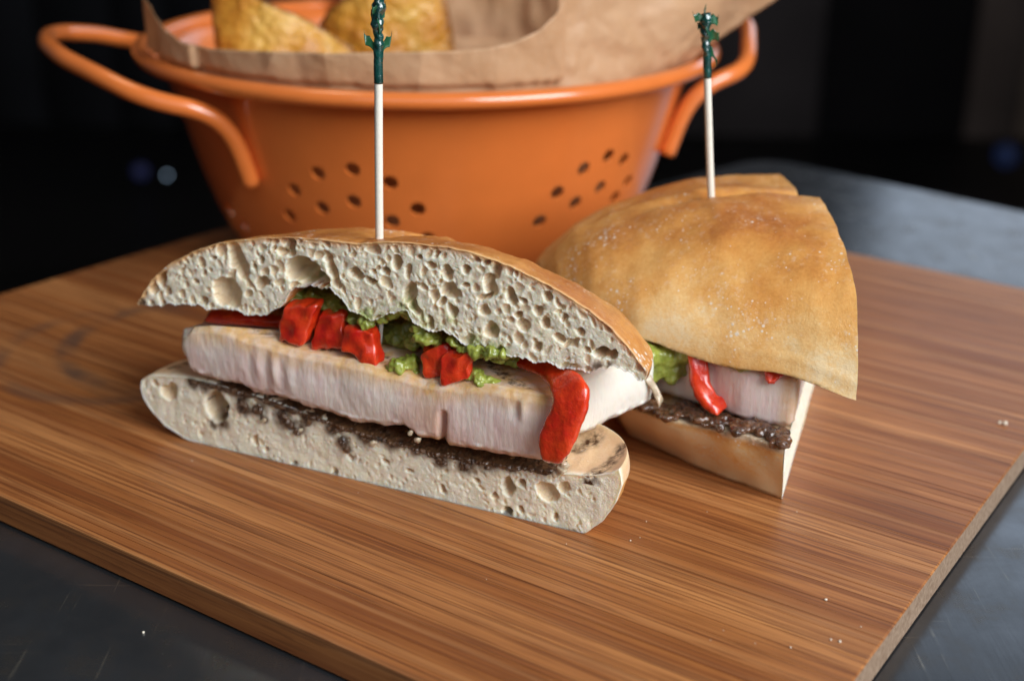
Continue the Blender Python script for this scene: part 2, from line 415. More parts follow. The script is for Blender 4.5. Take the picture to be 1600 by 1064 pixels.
# rubber feet lift the board off the table by a hair
rub = simple('black_rubber', (.02, .02, .02), .7).m
for q in ((.1, .1), (.9, .1), (.1, .75), (.9, .75)):
    p = QN + (QR - QN) * q[0] + (QL - QN) * q[1]
    V, F = tube([(*p, TZ), (*p, -TH + .0)], .7, 16); obj('foot', V, F, rub, board)

# ------------------------------------------------------------------ loaf builder: cut face with open cells, crust lofted behind it
def pits(S, Z, cells, W):
    for (cs, cz, rs, rz, ang, d0, dep) in cells:
        R = max(rs, rz)
        cmask = np.where((np.abs(S - cs) < R).any(0))[0]
        if len(cmask) == 0: continue
        c0, c1 = cmask[0], cmask[-1] + 1
        s = S[:, c0:c1] - cs; z = Z[:, c0:c1] - cz
        ca, sa = math.cos(ang), math.sin(ang)
        q = ((s * ca + z * sa) / rs) ** 2 + ((-s * sa + z * ca) / rz) ** 2
        d = np.where(q < 1, d0 + dep * np.maximum(1 - q, 0) ** .45, -9)
        W[:, c0:c1] = np.maximum(W[:, c0:c1], d)
    return W
def foam_cells(fixed, n, slo, shi, zlo, zhi, r0, r1, power=2.6, gap=.014, dp=1.0):
    """cells that pack without touching, large ones first, so that thin walls stay between them"""
    u = rng.random(n); r = np.sort(r0 * (1 - u * (1 - (r0 / r1) ** power)) ** (-1 / power))[::-1]
    C = np.array([(c[0], c[1]) for c in fixed] + [(99, 99)] * n); Rr_ = np.array([.9 * math.sqrt(c[2] * c[3]) for c in fixed] + [0.0] * n); k = len(fixed); out = []
    for rr in r:
        for _ in range(6):
            g0 = rng.uniform(-3.5, 1.5) if rr > .05 else rng.uniform(-1.0, 3.0)
            p = np.array([rng.uniform(slo, shi), rng.uniform(zlo, zhi)])
            if (np.hypot(C[:k, 0] - p[0], C[:k, 1] - p[1]) > Rr_[:k] + rr + gap * g0).all():
                C[k] = p; Rr_[k] = rr; k += 1; a = rng.uniform(.8, 1.05)
                a = a * rng.uniform(.75, 1.1); out.append((p[0], p[1], rr * a, rr / a * rng.uniform(.9, 1.1), rng.uniform(-1.0, .7), 0.0, dp * rr * rng.uniform(.35, 1.15))); break
    return out
FO = np.array([-4.0, 35.5, 0]); FU = np.array([.914, -.407, 0]); FU /= np.linalg.norm(FU); FW = np.array([-FU[1], FU[0], 0])   # cut plane of the front half
def fp(px, py, w=0.0):            # pixel -> (s, z) on the front cut plane pushed back by w
    O = FO + FW * w; P = onplane(px, py, O, FW); return np.array([(P - FO) @ FU, P[2]])
def f3(s, z, w):
    return FO + np.multiply.outer(s, FU) + np.multiply.outer(w, FW) + np.multiply.outer(z, np.array([0, 0, 1.0]))
def loaf_front(T, B, cells, nc, nr, D, kexp, mfun, sc, edge_rough, gx, blur=5):
    T = relax(resample(T, nc), 3); B = relax(resample(B, nc), 2)
    x = np.linspace(0, 1, nc)
    J = np.c_[x * 40, np.zeros(nc), np.full(nc, 3.3)]
    B = B + np.c_[noise(J, 1, 1) * .02, (noise(J, 1.2, 2) * .07 + noise(J, 5, 3) * .03) * edge_rough * smooth(0, .05, x)]
    T = T + np.c_[np.zeros(nc), noise(J, 2.0, 5) * .02]
    v = np.linspace(0, 1, nr)[:, None, None]
    Q = B[None] * (1 - v) + T[None] * v
    S, Z = Q[..., 0], Q[..., 1]
    P3 = np.stack([S, Z, 0 * S], -1)
    W = .03 + .03 * fbm(P3, 1.3, 3, 3)
    W0 = W.copy()
    wx = .09 * noise(P3, 2.0, 21) + .06 * noise(P3, 5.0, 22) + .018 * noise(P3, 14, 25); wz = .09 * noise(P3, 2.0, 23) + .06 * noise(P3, 5.0, 24) + .018 * noise(P3, 14, 26)
    W = pits(S + wx, Z + wz, cells, W - .0) 
    lining = smooth(.015, .06, W - W0)  # pore recesses that take the painted warm shade
    for _ in range(blur):
        W[1:-1, 1:-1] = .5 * W[1:-1, 1:-1] + .125 * (W[:-2, 1:-1] + W[2:, 1:-1] + W[1:-1, :-2] + W[1:-1, 2:])
    W += .011 * fbm(P3, 5, 4, 3) + .008 * noise(P3, 24, 6)
    vv = v[..., 0]
    hgt = np.maximum((T - B)[:, 1], .05)[None]
    e = np.minimum(smooth(0, .05, vv * hgt), smooth(0, .07, (1 - vv) * hgt)); e = np.minimum(e, smooth(0, .012, np.minimum(x, 1 - x))[None])
    W = W * e
    V = f3(S.ravel(), Z.ravel(), W.ravel())
    F = [grid_faces(nr, nc)]
    # crust loops
    loop = np.concatenate([np.arange(nc), (nr - 1) * nc + np.arange(nc)[::-1]])
    ls, lz = S.ravel()[loop], Z.ravel()[loop]
    Ts, Bs = relax(T, 60), relax(B, 25); lsm = np.concatenate([Bs[:, 0], Ts[::-1, 0]]); lzm = np.concatenate([Bs[:, 1], Ts[::-1, 1]])
    zb = np.concatenate([B[:, 1], B[::-1, 1]]); K = 40; rings = []; ws = D * np.sin(np.linspace(0, np.pi / 2, K + 1))[1:]
    n = len(loop); base = len(V); meta_w = []
    for w in ws:
        k = max(1 - (w / D) ** kexp, 0) ** .5; g_ = float(smooth(0, .25, w)); a_, b_ = ls * (1 - g_) + lsm * g_, lz * (1 - g_) + lzm * g_
        s = sc(w) + (a_ - sc(0)) * k
        z = zb + (b_ - zb) * mfun(w)
        z = z + gx(s, z, w)
        rings.append(f3(s, z, np.full(n, w))); meta_w.append(np.full(n, w))
    R = np.concatenate(rings)
    R = R + np.stack([.0 * R[:, 0], 0 * R[:, 1], .04 * fbm(R, .8, 6, 3)], 1)
    V = np.concatenate([V, R]); F.append(grid_faces(K, n, base, wrap=True, flip=True))
    i = np.arange(n); j = (i + 1) % n
    F.append(np.stack([loop[j], loop[i], base + i, base + j], 1)[:, ::1])
    crust = np.concatenate([np.zeros(S.size), np.ones(len(R))])
    fv = ((1 - vv) * hgt).ravel()
    crust[:S.size] = np.clip(smooth(.24, .0, fv + .06 * noise(P3.reshape(-1, 3), 3, 77)) * .8, 0, 1)
    return V, F, S.ravel(), Z.ravel(), crust, np.concatenate([np.zeros(S.size), *meta_w]), len(R), np.concatenate([(lining * e).ravel(), np.zeros(len(R))])

def px_cells(lst, plane=fp):
    r = []
    for (x, y, rx, ry, ang, dep) in lst:
        c = plane(x, y); k = 1 / 52.0
        r.append((c[0], c[1], rx * k * 1.08, ry * k * 1.08, math.radians(ang), .0, dep * 1.3 + .06))
    return r
def blot(S, Z, pts, plane=fp):
    a = np.zeros(len(S))
    for (x, y, r, s) in pts:
        c = plane(x, y); a = np.maximum(a, s * smooth(r / 52.0, .3 * r / 52.0, np.hypot(S - c[0], Z - c[1])))
    return a

front = thing('sandwich_half', (*(FO + FW * 2)[:2], 0), 'cut chicken sandwich half with red pepper and avocado facing the camera', 'sandwich', 'sandwich halves on the board')

# --- top bun of the front half
T = np.array([fp(*p) for p in [(214, 474), (221, 463), (239, 435), (268, 410), (307, 391), (343, 380), (371, 376), (414, 372), (457, 371), (503, 375), (557, 382), (600, 378), (640, 380), (700, 387), (741, 396), (797, 416), (863, 449), (919, 484), (957, 515), (990, 553), (1010, 582)]])
B = np.array([fp(*p) for p in [(216, 477), (240, 477), (271, 476), (300, 477), (322, 482), (354, 485), (379, 490), (414, 494), (436, 486), (446, 466), (462, 450), (490, 447), (516, 448), (530, 464), (545, 484), (560, 492), (579, 502), (600, 494), (618, 484), (634, 486), (650, 510), (668, 519), (690, 515), (712, 530), (735, 545), (770, 549), (802, 557), (821, 562), (854, 569), (882, 577), (924, 578), (955, 572), (980, 584), (999, 597), (1008, 592)]])
big = [(252, 435, 9, 14, 10, .35), (262, 456, 6, 8, 0, .2), (372, 409, 14, 30, 22, .4), (353, 458, 25, 24, 0, .45), (406, 406, 7, 6, 0, .25), (396, 416, 4, 5, 0, .2),
       (451, 386, 11, 14, 0, .5), (439, 396, 6, 7, 0, .3), (409, 443, 14, 9, 35, .35), (470, 424, 27, 20, 10, .9), (490, 446, 26, 24, 0, 1.0), (517, 422, 8, 30, 24, .4), (316, 469, 6, 8, 0, .3), (334, 405, 5, 4, 0, .2),
       (306, 440, 5, 6, 0, .2), (291, 448, 5, 6, 0, .2), (320, 430, 4, 6, 0, .15), (300, 415, 4, 4, 0, .15),
       (556, 430, 10, 7, -30, .35), (578, 440, 9, 4, -20, .3), (583, 427, 4, 4, 0, .2), (601, 424, 6, 5, 0, .25), (616, 411, 6, 11, -10, .3), (634, 424, 6, 9, 0, .22), (638, 456, 11, 16, -8, .35), (646, 480, 8, 14, 15, .4),
       (653, 404, 4, 4, 0, .2), (670, 414, 7, 6, 0, .22), (681, 398, 4, 4, 0, .2), (700, 426, 7, 10, 20, .3), (700, 454, 15, 10, 30, .35), (713, 456, 5, 5, 0, .3), (690, 471, 6, 5, 0, .25), (729, 425, 7, 6, 0, .3),
       (743, 405, 5, 5, 0, .2), (757, 413, 5, 5, 0, .3), (776, 425, 7, 10, 0, .3), (766, 448, 10, 17, -10, .35), (756, 467, 9, 5, 15, .3), (799, 465, 9, 12, 0, .4), (805, 427, 3, 4, 0, .2), (808, 493, 5, 5, 0, .25), (816, 508, 9, 9, 0, .2),
       (705, 486, 6, 8, 20, .3), (670, 505, 6, 10, 0, .3), (769, 518, 11, 12, 0, .3), (756, 488, 6, 8, 0, .2), (730, 448, 5, 4, 0, .2), (945, 553, 17, 9, 15, .8), (854, 463, 6, 6, 0, .25), (816, 470, 5, 7, 0, .2),
       (838, 486, 8, 7, 0, .22), (850, 505, 6, 8, 0, .25), (880, 500, 5, 6, 0, .2), (872, 530, 8, 6, 0, .2), (905, 520, 5, 6, 0, .2), (915, 548, 5, 5, 0, .15), (840, 540, 6, 6, 0, .2)]
cells = px_cells(big)
zz = [p[1] for p in T]
cells += foam_cells(cells, 7500, -8.3, 8.2, 4.3, 7.9, .020, .20, 1.8, .020, 1.35)
cells = [c for c in cells if c[0] > -3.2 or max(c[2], c[3]) > .10 or rng.random() < .4]
def top_m(w): return float(np.interp(w, [0, .4, .9, 1.8, 3.0, 4.2, 5.2], [1, .985, .94, .83, .64, .38, .08]))
V, F, S, Z, crust, Wm, nR, lin = loaf_front(T, B, cells, 1100, 210, 5.2, 2.2, top_m, lambda w: -.1 - .05 * w, 1.6, lambda s, z, w: smooth(0, .5, w) * .0 * np.exp(-((s - fp(548, 380)[0]) / 1.2) ** 2) * (z > 5.6))
ns = len(S)
ex = lambda a: np.concatenate([a, np.zeros(nR)])
green = blot(S, Z, [(640, 478, 26, .9), (622, 486, 22, 1), (570, 494, 24, 1), (600, 488, 22, 1), (655, 500, 22, .9), (700, 512, 26, .9), (690, 500, 18, .5), (740, 538, 28, 1), (775, 545, 28, 1), (760, 520, 22, .8), (545, 478, 14, .7), (470, 452, 22, .9), (500, 452, 24, 1), (530, 470, 12, .8)])
charf = blot(S, Z, [(222, 474, 14, 1.0), (240, 478, 12, .9), (258, 478, 10, .6), (935, 577, 16, .9), (955, 573, 12, .9), (912, 579, 9, .5), (1008, 582, 9, .8)])
brown = np.full(len(V), .5)
zc = V[:, 2]; brown = .46 + .18 * smooth(4.5, 7.2, zc)
brown[:ns] = .38
chr_ = ex(charf); chr_[ns:] = smooth(1.2, .3, np.hypot(V[ns:, 0] - f3(8.2, 0, 0.)[0], V[ns:, 1] - f3(8.2, 0, 0.)[1])) * smooth(5.1, 4.8, V[ns:, 2])
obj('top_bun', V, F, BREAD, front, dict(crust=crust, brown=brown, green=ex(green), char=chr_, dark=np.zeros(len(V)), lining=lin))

# --- bottom bun of the front half
T = np.array([fp(*p) for p in [(221, 594), (232, 588), (262, 588), (300, 591), (336, 600), (380, 612), (430, 628), (504, 655), (557, 672), (600, 686), (652, 700), (701, 712), (760, 722), (840, 733), (880, 740), (930, 743), (955, 738), (967, 733)]])
B = np.array([fp(*p) for p in [(219, 604), (224, 622), (232, 636), (257, 665), (289, 686), (343, 706), (396, 720), (450, 735), (500, 747), (600, 773), (694, 800), (788, 819), (882, 832), (915, 833), (944, 812), (963, 785), (971, 760), (969, 741)]])
big2 = [(262, 612, 17, 12, 25, .3), (242, 600, 6, 6, 0, .15), (338, 636, 20, 26, -10, .7), (793, 762, 9, 14, 10, .5), (790, 803, 8, 12, 0, .5), (815, 758, 5, 6, 0, .3), (855, 768, 16, 14, 0, .2), (812, 800, 4, 7, 0, .2), (882, 762, 10, 8, 0, .15), (865, 808, 4, 7, 0, .2),
        (744, 752, 4, 4, 0, .2), (600, 722, 6, 5, 0, .2), (640, 735, 5, 5, 0, .15), (545, 716, 5, 5, 0, .2), (415, 700, 4, 5, 0, .2), (457, 725, 4, 4, 0, .2), (520, 738, 5, 6, 0, .15), (690, 765, 5, 6, 0, .2), (400, 690, 6, 8, 0, .15), (770, 775, 5, 6, 0, .2)]
cells = px_cells(big2); cells += foam_cells(cells, 8500, -8.2, 6.9, -.1, 2.1, .018, .085, 2.3, .014, 1.2)
def flat_m(w): return 1.0
V, F, S, Z, crust, Wm, nR, lin = loaf_front(T, B, cells, 960, 116, 3.1, 3.3, flat_m, lambda w: -.5 - .02 * w, .25, lambda s, z, w: .12 * np.sin(min(w / 2, 1.5)) * (z > 1.2))
ns = len(S)
V[:, 2] = np.where(V[:, 2] < .02, .012 + .02 * (V[:, 2] - .02), V[:, 2])
dark = blot(S, Z, [(300, 600, 16, 1), (318, 604, 18, .9), (345, 660, 22, 1), (332, 664, 14, 1), (375, 618, 24, 1), (382, 640, 20, 1), (405, 640, 22, 1), (412, 655, 12, 1), (440, 655, 26, 1), (465, 668, 22, 1), (478, 650, 24, 1), (520, 668, 24, 1), (535, 690, 20, 1), (542, 700, 14, .9), (570, 680, 26, .9), (610, 690, 24, .9), (650, 700, 22, .8), (690, 720, 24, .9), (730, 726, 26, .9), (760, 728, 22, .8), (800, 730, 16, .8), (840, 733, 12, .7)])
chtop = np.zeros(len(V))
def near3(px, py, z, r): 
    c = G(px, py, z); return smooth(r, .35 * r, np.hypot(V[:, 0] - c[0], V[:, 1] - c[1])) * (V[:, 2] > 1.55)
for (px, py, r) in [(935, 733, .35), (950, 728, .35), (963, 720, .32), (970, 712, .28), (920, 738, .28), (925, 690, .45), (905, 695, .4), (918, 742, .2), (285, 578, .35), (270, 580, .25), (298, 574, .3)]:
    chtop = np.maximum(chtop, near3(px, py, 1.95, r))
brown = np.where(V[:, 2] < .25, .5, .3 + 0 * V[:, 2]); brown[:ns] = .3
cr = crust.copy(); cr[:ns] *= .0
cr[ns:] = np.where(V[ns:, 2] > 1.7, .6, 1.0) * smooth(0, .25, Wm[ns:])
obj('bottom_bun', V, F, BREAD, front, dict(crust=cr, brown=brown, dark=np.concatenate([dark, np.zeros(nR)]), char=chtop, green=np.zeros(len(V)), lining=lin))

# ------------------------------------------------------------------ chicken slab builder: footprint polyline, wall rows, domed top
def slab(foot, zb, zt, rows=46, cap=14, bulge=.1, fibre=.006, seed=0, notch=None, rnd=.13):
    n = len(foot); c = foot.mean(0)
    nxt = np.roll(foot, -1, 0) - np.roll(foot, 1, 0); nrm = np.c_[nxt[:, 1], -nxt[:, 0]]; nrm /= np.linalg.norm(nrm, axis=1)[:, None]
    if ((foot - c) * nrm).sum() < 0: nrm = -nrm
    V = []; tv = np.linspace(0, 1, rows)
    arc = np.concatenate([[0], np.cumsum(np.linalg.norm(np.diff(foot, axis=0), axis=1))])
    for t in tv:
        z = zb + (zt - zb) * t
        prof = bulge * (1 - (2 * t - 1) ** 2) - (.10 * smooth(.10, 0, t) + rnd * smooth(.90, 1, t)) ** 1.0
        P = np.c_[arc, np.full(n, 0.0), z]
        lean = arc + .35 * z
        Q = np.c_[lean * 1.0, np.zeros(n), z * .18]
        d = fibre * (noise(Q, 4.5, seed) + .9 * noise(Q, 11, seed + 1)) * (.5 + 1.2 * smooth(-.3, .5, noise(P, .8, seed + 9))) + .035 * fbm(P, .6, seed + 2, 2) + .006 * noise(P, 5, seed + 11) + .05 * (t < .12) * noise(P, 4, seed + 5)
        if notch is not None: d = d + notch(arc, z, t)
        V.append(np.c_[foot + nrm * (prof + d)[:, None], z + .035 * noise(P, 3, seed + 7) * (1 if t < .1 or t > .9 else 0)])
    top = V[-1]
    for k in range(1, cap):
        f = 1 - k / cap
        P = np.c_[c + (top[:, :2] - c) * f, top[:, 2]]
        P[:, 2] = P[:, 2] * f + zt.mean() * (1 - f) + .1 * (1 - f) + .05 * fbm(P, .9, seed + 3, 3) * min(1, 3 * (1 - f))
        V.append(P)
    V = np.concatenate(V); nr = rows + cap - 1
    F = [grid_faces(nr, n, wrap=True)]
    k = len(V); V = np.concatenate([V, [[*c, zt.mean() + .1]], [[*c, zb.mean()]]])
    i = np.arange(n); j = (i + 1) % n
    F += [np.stack([(nr - 1) * n + i, (nr - 1) * n + j, np.full(n, k)], 1), np.stack([j, i, np.full(n, k + 1)], 1)]
    return V, F
def s2xy(sz, w):
    return (FO + FU * sz[0] + FW * w)[:2]
bot_px = [(292, 560), (299, 583), (336, 595), (379, 602), (393, 616), (429, 619), (504, 644), (557, 661), (600, 666), (628, 666), (652, 684), (685, 689), (701, 697), (741, 704), (788, 713), (840, 720), (862, 717)]
bs = np.array([fp(*p, -.22) for p in bot_px])
top_px = [(286, 528), (300, 512), (340, 512), (420, 538), (464, 551), (557, 567), (600, 581), (661, 597), (717, 602), (764, 604), (825, 616), (863, 624)]
ts_ = np.array([fp(*p, -.22) for p in top_px])
pts = [s2xy(b, -.22) for b in bs]
R1 = G(905, 698, 1.9)[:2]; R2 = G(960, 671, 1.9)[:2]; R3 = G(1014, 646, 1.92)[:2]
back = [R3 + np.array([-.15, .7]), R3 + np.array([-1.6, 2.0]), s2xy((3, 0), 3.6), s2xy((-1, 0), 3.9), s2xy((-5, 0), 3.0), s2xy((-6.6, 0), 1.5), s2xy((-6.9, 0), .5)]
poly = np.array(pts + [R1, R2, R3] + back)
nf = 620
fine = resample(np.concatenate([poly, poly[:1]]), nf + 1)[:-1]
fine = np.roll(fine, 0, 0)
for _ in range(3): fine = .25 * np.roll(fine, 1, 0) + .5 * fine + .25 * np.roll(fine, -1, 0)
sf = (fine - FO[:2]) @ FU[:2]
zb = np.interp(sf, bs[:, 0], bs[:, 1]); zt = np.interp(sf, ts_[:, 0], ts_[:, 1])
crack_s = fp(692, 670, -.2)[0]; tear_s = fp(655, 690, -.2)[0]
arc_f = np.concatenate([[0], np.cumsum(np.linalg.norm(np.diff(fine, axis=0), axis=1))])
wf = (fine - FO[:2]) @ FW[:2]
isfront = wf < .3
def notch(arc, z, t):
    x = sf - crack_s - .10 * (z - 2.3)
    d = -.55 * np.exp(-(x / .085) ** 2) * smooth(.62, .42, t) * isfront
    # torn, rippled muscle bundle left of the middle
    c = fp(425, 575, -.2); u = sf - c[0]; w = z - c[1]
    d += .045 * np.sin((u - .35 * w) * 11 + 2 * np.sin(w * 2.5)) * np.exp(-((u / .75) ** 2 + (w / .55) ** 2)) * isfront
    c = fp(820, 640, -.2); u = sf - c[0]; w = z - c[1]
    d += .09 * np.exp(-((u / .12) ** 2 + ((w - .05) / .28) ** 2)) * isfront - .06 * np.exp(-(((u + .22) / .14) ** 2 + (w / .25) ** 2)) * isfront
    return d
V, F = slab(fine, zb, zt, seed=20, notch=notch)
sV = (V[:, :2] - FO[:2]) @ FU[:2]; wV = (V[:, :2] - FO[:2]) @ FW[:2]
ztop = np.interp(sV, ts_[:, 0], ts_[:, 1]); rel = (V[:, 2] - 2.0) / np.maximum(ztop - 2.0, .1)
gold = np.clip(smooth(.60, 1.0, rel) * 1.0 + .35 * np.exp(-((sV - crack_s + .3) / .7) ** 2) + .5 * smooth(.12, 0.02, rel), 0, 1)
white = smooth(5.5, 6.0, sV) * .9 + .7 * smooth(-5.9, -6.5, sV)
stripe = np.abs(((sV * .9 + wV * 1.2 + .4) / 1.9) % 1.0 - .5) < .16
char = stripe * smooth(.9, 1.0, rel) * (wV > .15) * .9
gold = gold * (1 - smooth(5.5, 6, sV) * .8)
obj('chicken_slice', V, F, CHICKEN, front, dict(gold=gold, char=char, white=np.clip(white, 0, 1)))

# ------------------------------------------------------------------ blobs and chunks
def blob_mesh(balls, voxel, nz=.0, nf=3.0, seed=0, smooth_it=2):
    bm = bmesh.new()
    for (c, r) in balls:
        r = np.broadcast_to(r, 3)
        mat = Matrix.Translation(Vector(np.asarray(c) * CM)) @ Matrix.Diagonal((*(r * CM), 1))
        bmesh.ops.create_icosphere(bm, subdivisions=2, radius=1.0, matrix=mat)
    me = bpy.data.meshes.new('tmp'); bm.to_mesh(me); bm.free()
    o = bpy.data.objects.new('tmp', me); col.objects.link(o)
    md = o.modifiers.new('r', 'REMESH'); md.mode = 'VOXEL'; md.voxel_size = voxel * CM
    sm = o.modifiers.new('s', 'SMOOTH'); sm.iterations = smooth_it; sm.factor = .5
    dg = bpy.context.evaluated_depsgraph_get(); ev = o.evaluated_get(dg); e = ev.to_mesh()
    V = np.empty(len(e.vertices) * 3); e.vertices.foreach_get('co', V); V = V.reshape(-1, 3) / CM
    Nn = np.empty(len(e.vertices) * 3); e.vertices.foreach_get('normal', Nn); Nn = Nn.reshape(-1, 3)
    F = np.array([p.vertices[:] for p in e.polygons if len(p.vertices) == 4]).reshape(-1, 4)
    F3 = np.array([p.vertices[:] for p in e.polygons if len(p.vertices) == 3]).reshape(-1, 3)
    ev.to_mesh_clear(); bpy.data.objects.remove(o); bpy.data.meshes.remove(me)
    if nz: V = V + Nn * (nz * fbm(V, nf, seed, 3))[:, None]
    return V, [f for f in (F, F3) if len(f)]
def hexa(front4, depth, rnd=.28, n=9, nz=.03, seed=0):
    """soft-cornered chunk: 4 front corners (3D, ccw), depth vector"""
    g = np.linspace(-1, 1, n); A, Bb = np.meshgrid(g, g)
    fs = []; o = np.ones_like(A)
    for (x, y, z) in ((A, Bb, o), (-A, Bb, -o), (o, Bb, -A), (-o, Bb, A), (A, o, -Bb), (A, -o, Bb)):
        fs.append(np.stack([x, y, z], -1).reshape(-1, 3))
    P = np.concatenate(fs); F = np.concatenate([grid_faces(n, n, k * n * n) for k in range(6)])
    key = np.round(P, 5); _, idx, inv = np.unique(key, axis=0, return_index=True, return_inverse=True)
    P = P[idx]; F = inv.ravel()[F]
    Q = P / np.maximum(1, (np.abs(P) ** 9).sum(1) ** (1 / 9))[:, None]
    sph = P / np.linalg.norm(P, axis=1)[:, None] * 1.12
    Q = Q * (1 - rnd) + sph * rnd
    u, v, w = (Q[:, 0] + 1) / 2, (Q[:, 1] + 1) / 2, (1 - Q[:, 2]) / 2
    f = [np.asarray(p, float) for p in front4]
    X = ((1 - u) * (1 - v))[:, None] * f[0] + (u * (1 - v))[:, None] * f[1] + (u * v)[:, None] * f[2] + ((1 - u) * v)[:, None] * f[3] + w[:, None] * np.asarray(depth)
    X = X + nz * np.stack([noise(X, 2.5, seed), noise(X, 2.5, seed + 3), noise(X, 2.5, seed + 6)], 1)
    return X, F
def P3(px, py, w): s, z = fp(px, py, w); return f3(s, z, float(w))
FWv = FW.copy()

# diced red pepper on the front half: corners traced lower-left, lower-right, upper-right, upper-left
dice = [([(428, 532), (470, 546), (496, 478), (442, 480)], -.05, .85), ([(486, 552), (538, 545), (534, 492), (494, 492)], .12, .75), ([(530, 548), (590, 586), (580, 520), (536, 513)], -.12, .8),
        ([(662, 595), (692, 592), (698, 542), (652, 552)], .0, .8), ([(686, 602), (728, 596), (734, 553), (684, 562)], -.2, .7)]
for k, (q, w, dp) in enumerate(dice):
    V, F = hexa([P3(x, y, w + (.0 if i < 2 else .12)) for i, (x, y) in enumerate(q)], FWv * dp * .62 + np.array([0, 0, .1]), .06, 14, .10, 31 + k)
    obj('pepper_dice', V, F, PEPPER, front)

# pepper strip lying over the chicken and hanging down its cut corner
pairs = [((770, 560), (785, 553), 1.6), ((800, 570), (820, 559), 1.2), ((828, 581), (850, 566), .75), ((846, 590), (884, 574), .35), ((860, 606), (912, 588), -.1), ((866, 622), (921, 610), -.42), ((862, 640), (919, 636), -.52), ((852, 656), (912, 656), -.56), ((845, 674), (905, 674), -.6), ((842, 694), (899, 691), -.62), ((843, 708), (892, 706), -.62), ((848, 717), (886, 715), -.6), ((855, 722), (876, 723), -.55)]
L = np.array([P3(*a, w) for a, b, w in pairs]); R = np.array([P3(*b, w) for a, b, w in pairs])
L = relax(resample(L, 60), 3); R = relax(resample(R, 60), 3)
def ribbon(L, R, th, nw=14, nz=.02, seed=0):
    n = len(L); V = []
    T = np.gradient((L + R) / 2, axis=0); W = R - L; N = np.cross(W, T); N /= np.linalg.norm(N, axis=1)[:, None]
    a = np.linspace(0, 2 * np.pi, 2 * nw, endpoint=False)
    x = np.sign(np.cos(a)) * np.abs(np.cos(a)) ** .75; y = np.sign(np.sin(a)) * np.abs(np.sin(a)) ** .8
    endt = np.sqrt(np.clip(np.minimum(np.arange(n), np.arange(n)[::-1]) / 3.0, 0.03, 1))
    for i in range(n):
        c = (L[i] + R[i]) / 2
        V.append(c + np.outer(x, W[i] / 2) + np.outer(y * th / 2 * endt[i] * (1 + .25 * np.abs(x)), N[i]))
    V = np.concatenate(V)
    V = V + nz * np.stack([noise(V, 3, seed), noise(V, 3, seed + 2), noise(V, 3, seed + 4)], 1) + .4 * nz * np.stack([noise(V, 9, seed), noise(V, 9, seed + 2), noise(V, 9, seed + 4)], 1)
    F = [grid_faces(n, 2 * nw, wrap=True)]
    k = len(V); V = np.concatenate([V, V[:2 * nw].mean(0)[None], V[-2 * nw:].mean(0)[None]])
    i = np.arange(2 * nw); j = (i + 1) % (2 * nw); m0 = (n - 1) * 2 * nw
    F += [np.stack([j, i, np.full(2 * nw, k)], 1), np.stack([m0 + i, m0 + j, np.full(2 * nw, k + 1)], 1)]
    return V, F
V, F = ribbon(L, R, .34, 16, .035, 5)
obj('pepper_strip', V, F, PEPPER, front)
# a darker strip tucked in under the left end of the bun
L = np.array([P3(x, y, w) for x, y, w in [(318, 503, .9), (360, 503, .8), (410, 506, 1.0), (470, 512, 1.3)]]); R = np.array([P3(x, y, w) for x, y, w in [(330, 486, 1.3), (360, 488, 1.3), (410, 494, 1.4), (470, 500, 1.7)]])
V, F = ribbon(resample(L, 30), resample(R, 30), .3, 10, .03, 8); obj('pepper_strip', V, F, PEPPER, front)

# crushed avocado: a layer across the filling plus lumps that squeeze out at the cut
balls = []
for k in range(90):
    s = rng.uniform(-3.2, 4.0); w = rng.uniform(.9, 3.6)
    balls.append((f3(s, 4.15 + rng.uniform(-.05, .35) + .12 * (w < 2), w), np.array([rng.uniform(.25, .55), rng.uniform(.25, .5), rng.uniform(.18, .32)])))
for (x, y, r, w) in [(465, 462, 14, .75), (490, 466, 16, .85), (515, 472, 14, .8), (535, 488, 12, .6), (555, 497, 10, .4), (575, 503, 9, .12), (592, 497, 9, .2), (610, 490, 9, .3), (625, 482, 10, .2), (640, 492, 9, .25), (652, 512, 8, .15),
                     (665, 527, 11, .2), (680, 530, 10, .35), (708, 530, 7, .05), (713, 538, 5, 0), (730, 545, 9, .1), (750, 547, 11, .05), (768, 548, 12, .02), (790, 551, 10, .1), (778, 559, 8, .25),
                     (625, 570, 13, .1), (640, 565, 12, .3), (612, 578, 9, .12), (650, 585, 8, .2), (740, 588, 11, .1), (755, 595, 11, .02), (768, 600, 8, .0), (730, 580, 8, .2), (560, 505, 12, 1.0), (600, 520, 18, 1.4), (630, 525, 18, 1.2), (500, 480, 14, 1.2), (520, 500, 12, 1.0)]:
    rr = 1.3 * r / 52.0; balls.append((P3(x, y, w + .12), np.array([rr * 1.2, rr, rr * .8])))
V, F = blob_mesh(balls, .035, .13, 3.0, 3, 4); obj('crushed_avocado', V, F, GUAC, front)

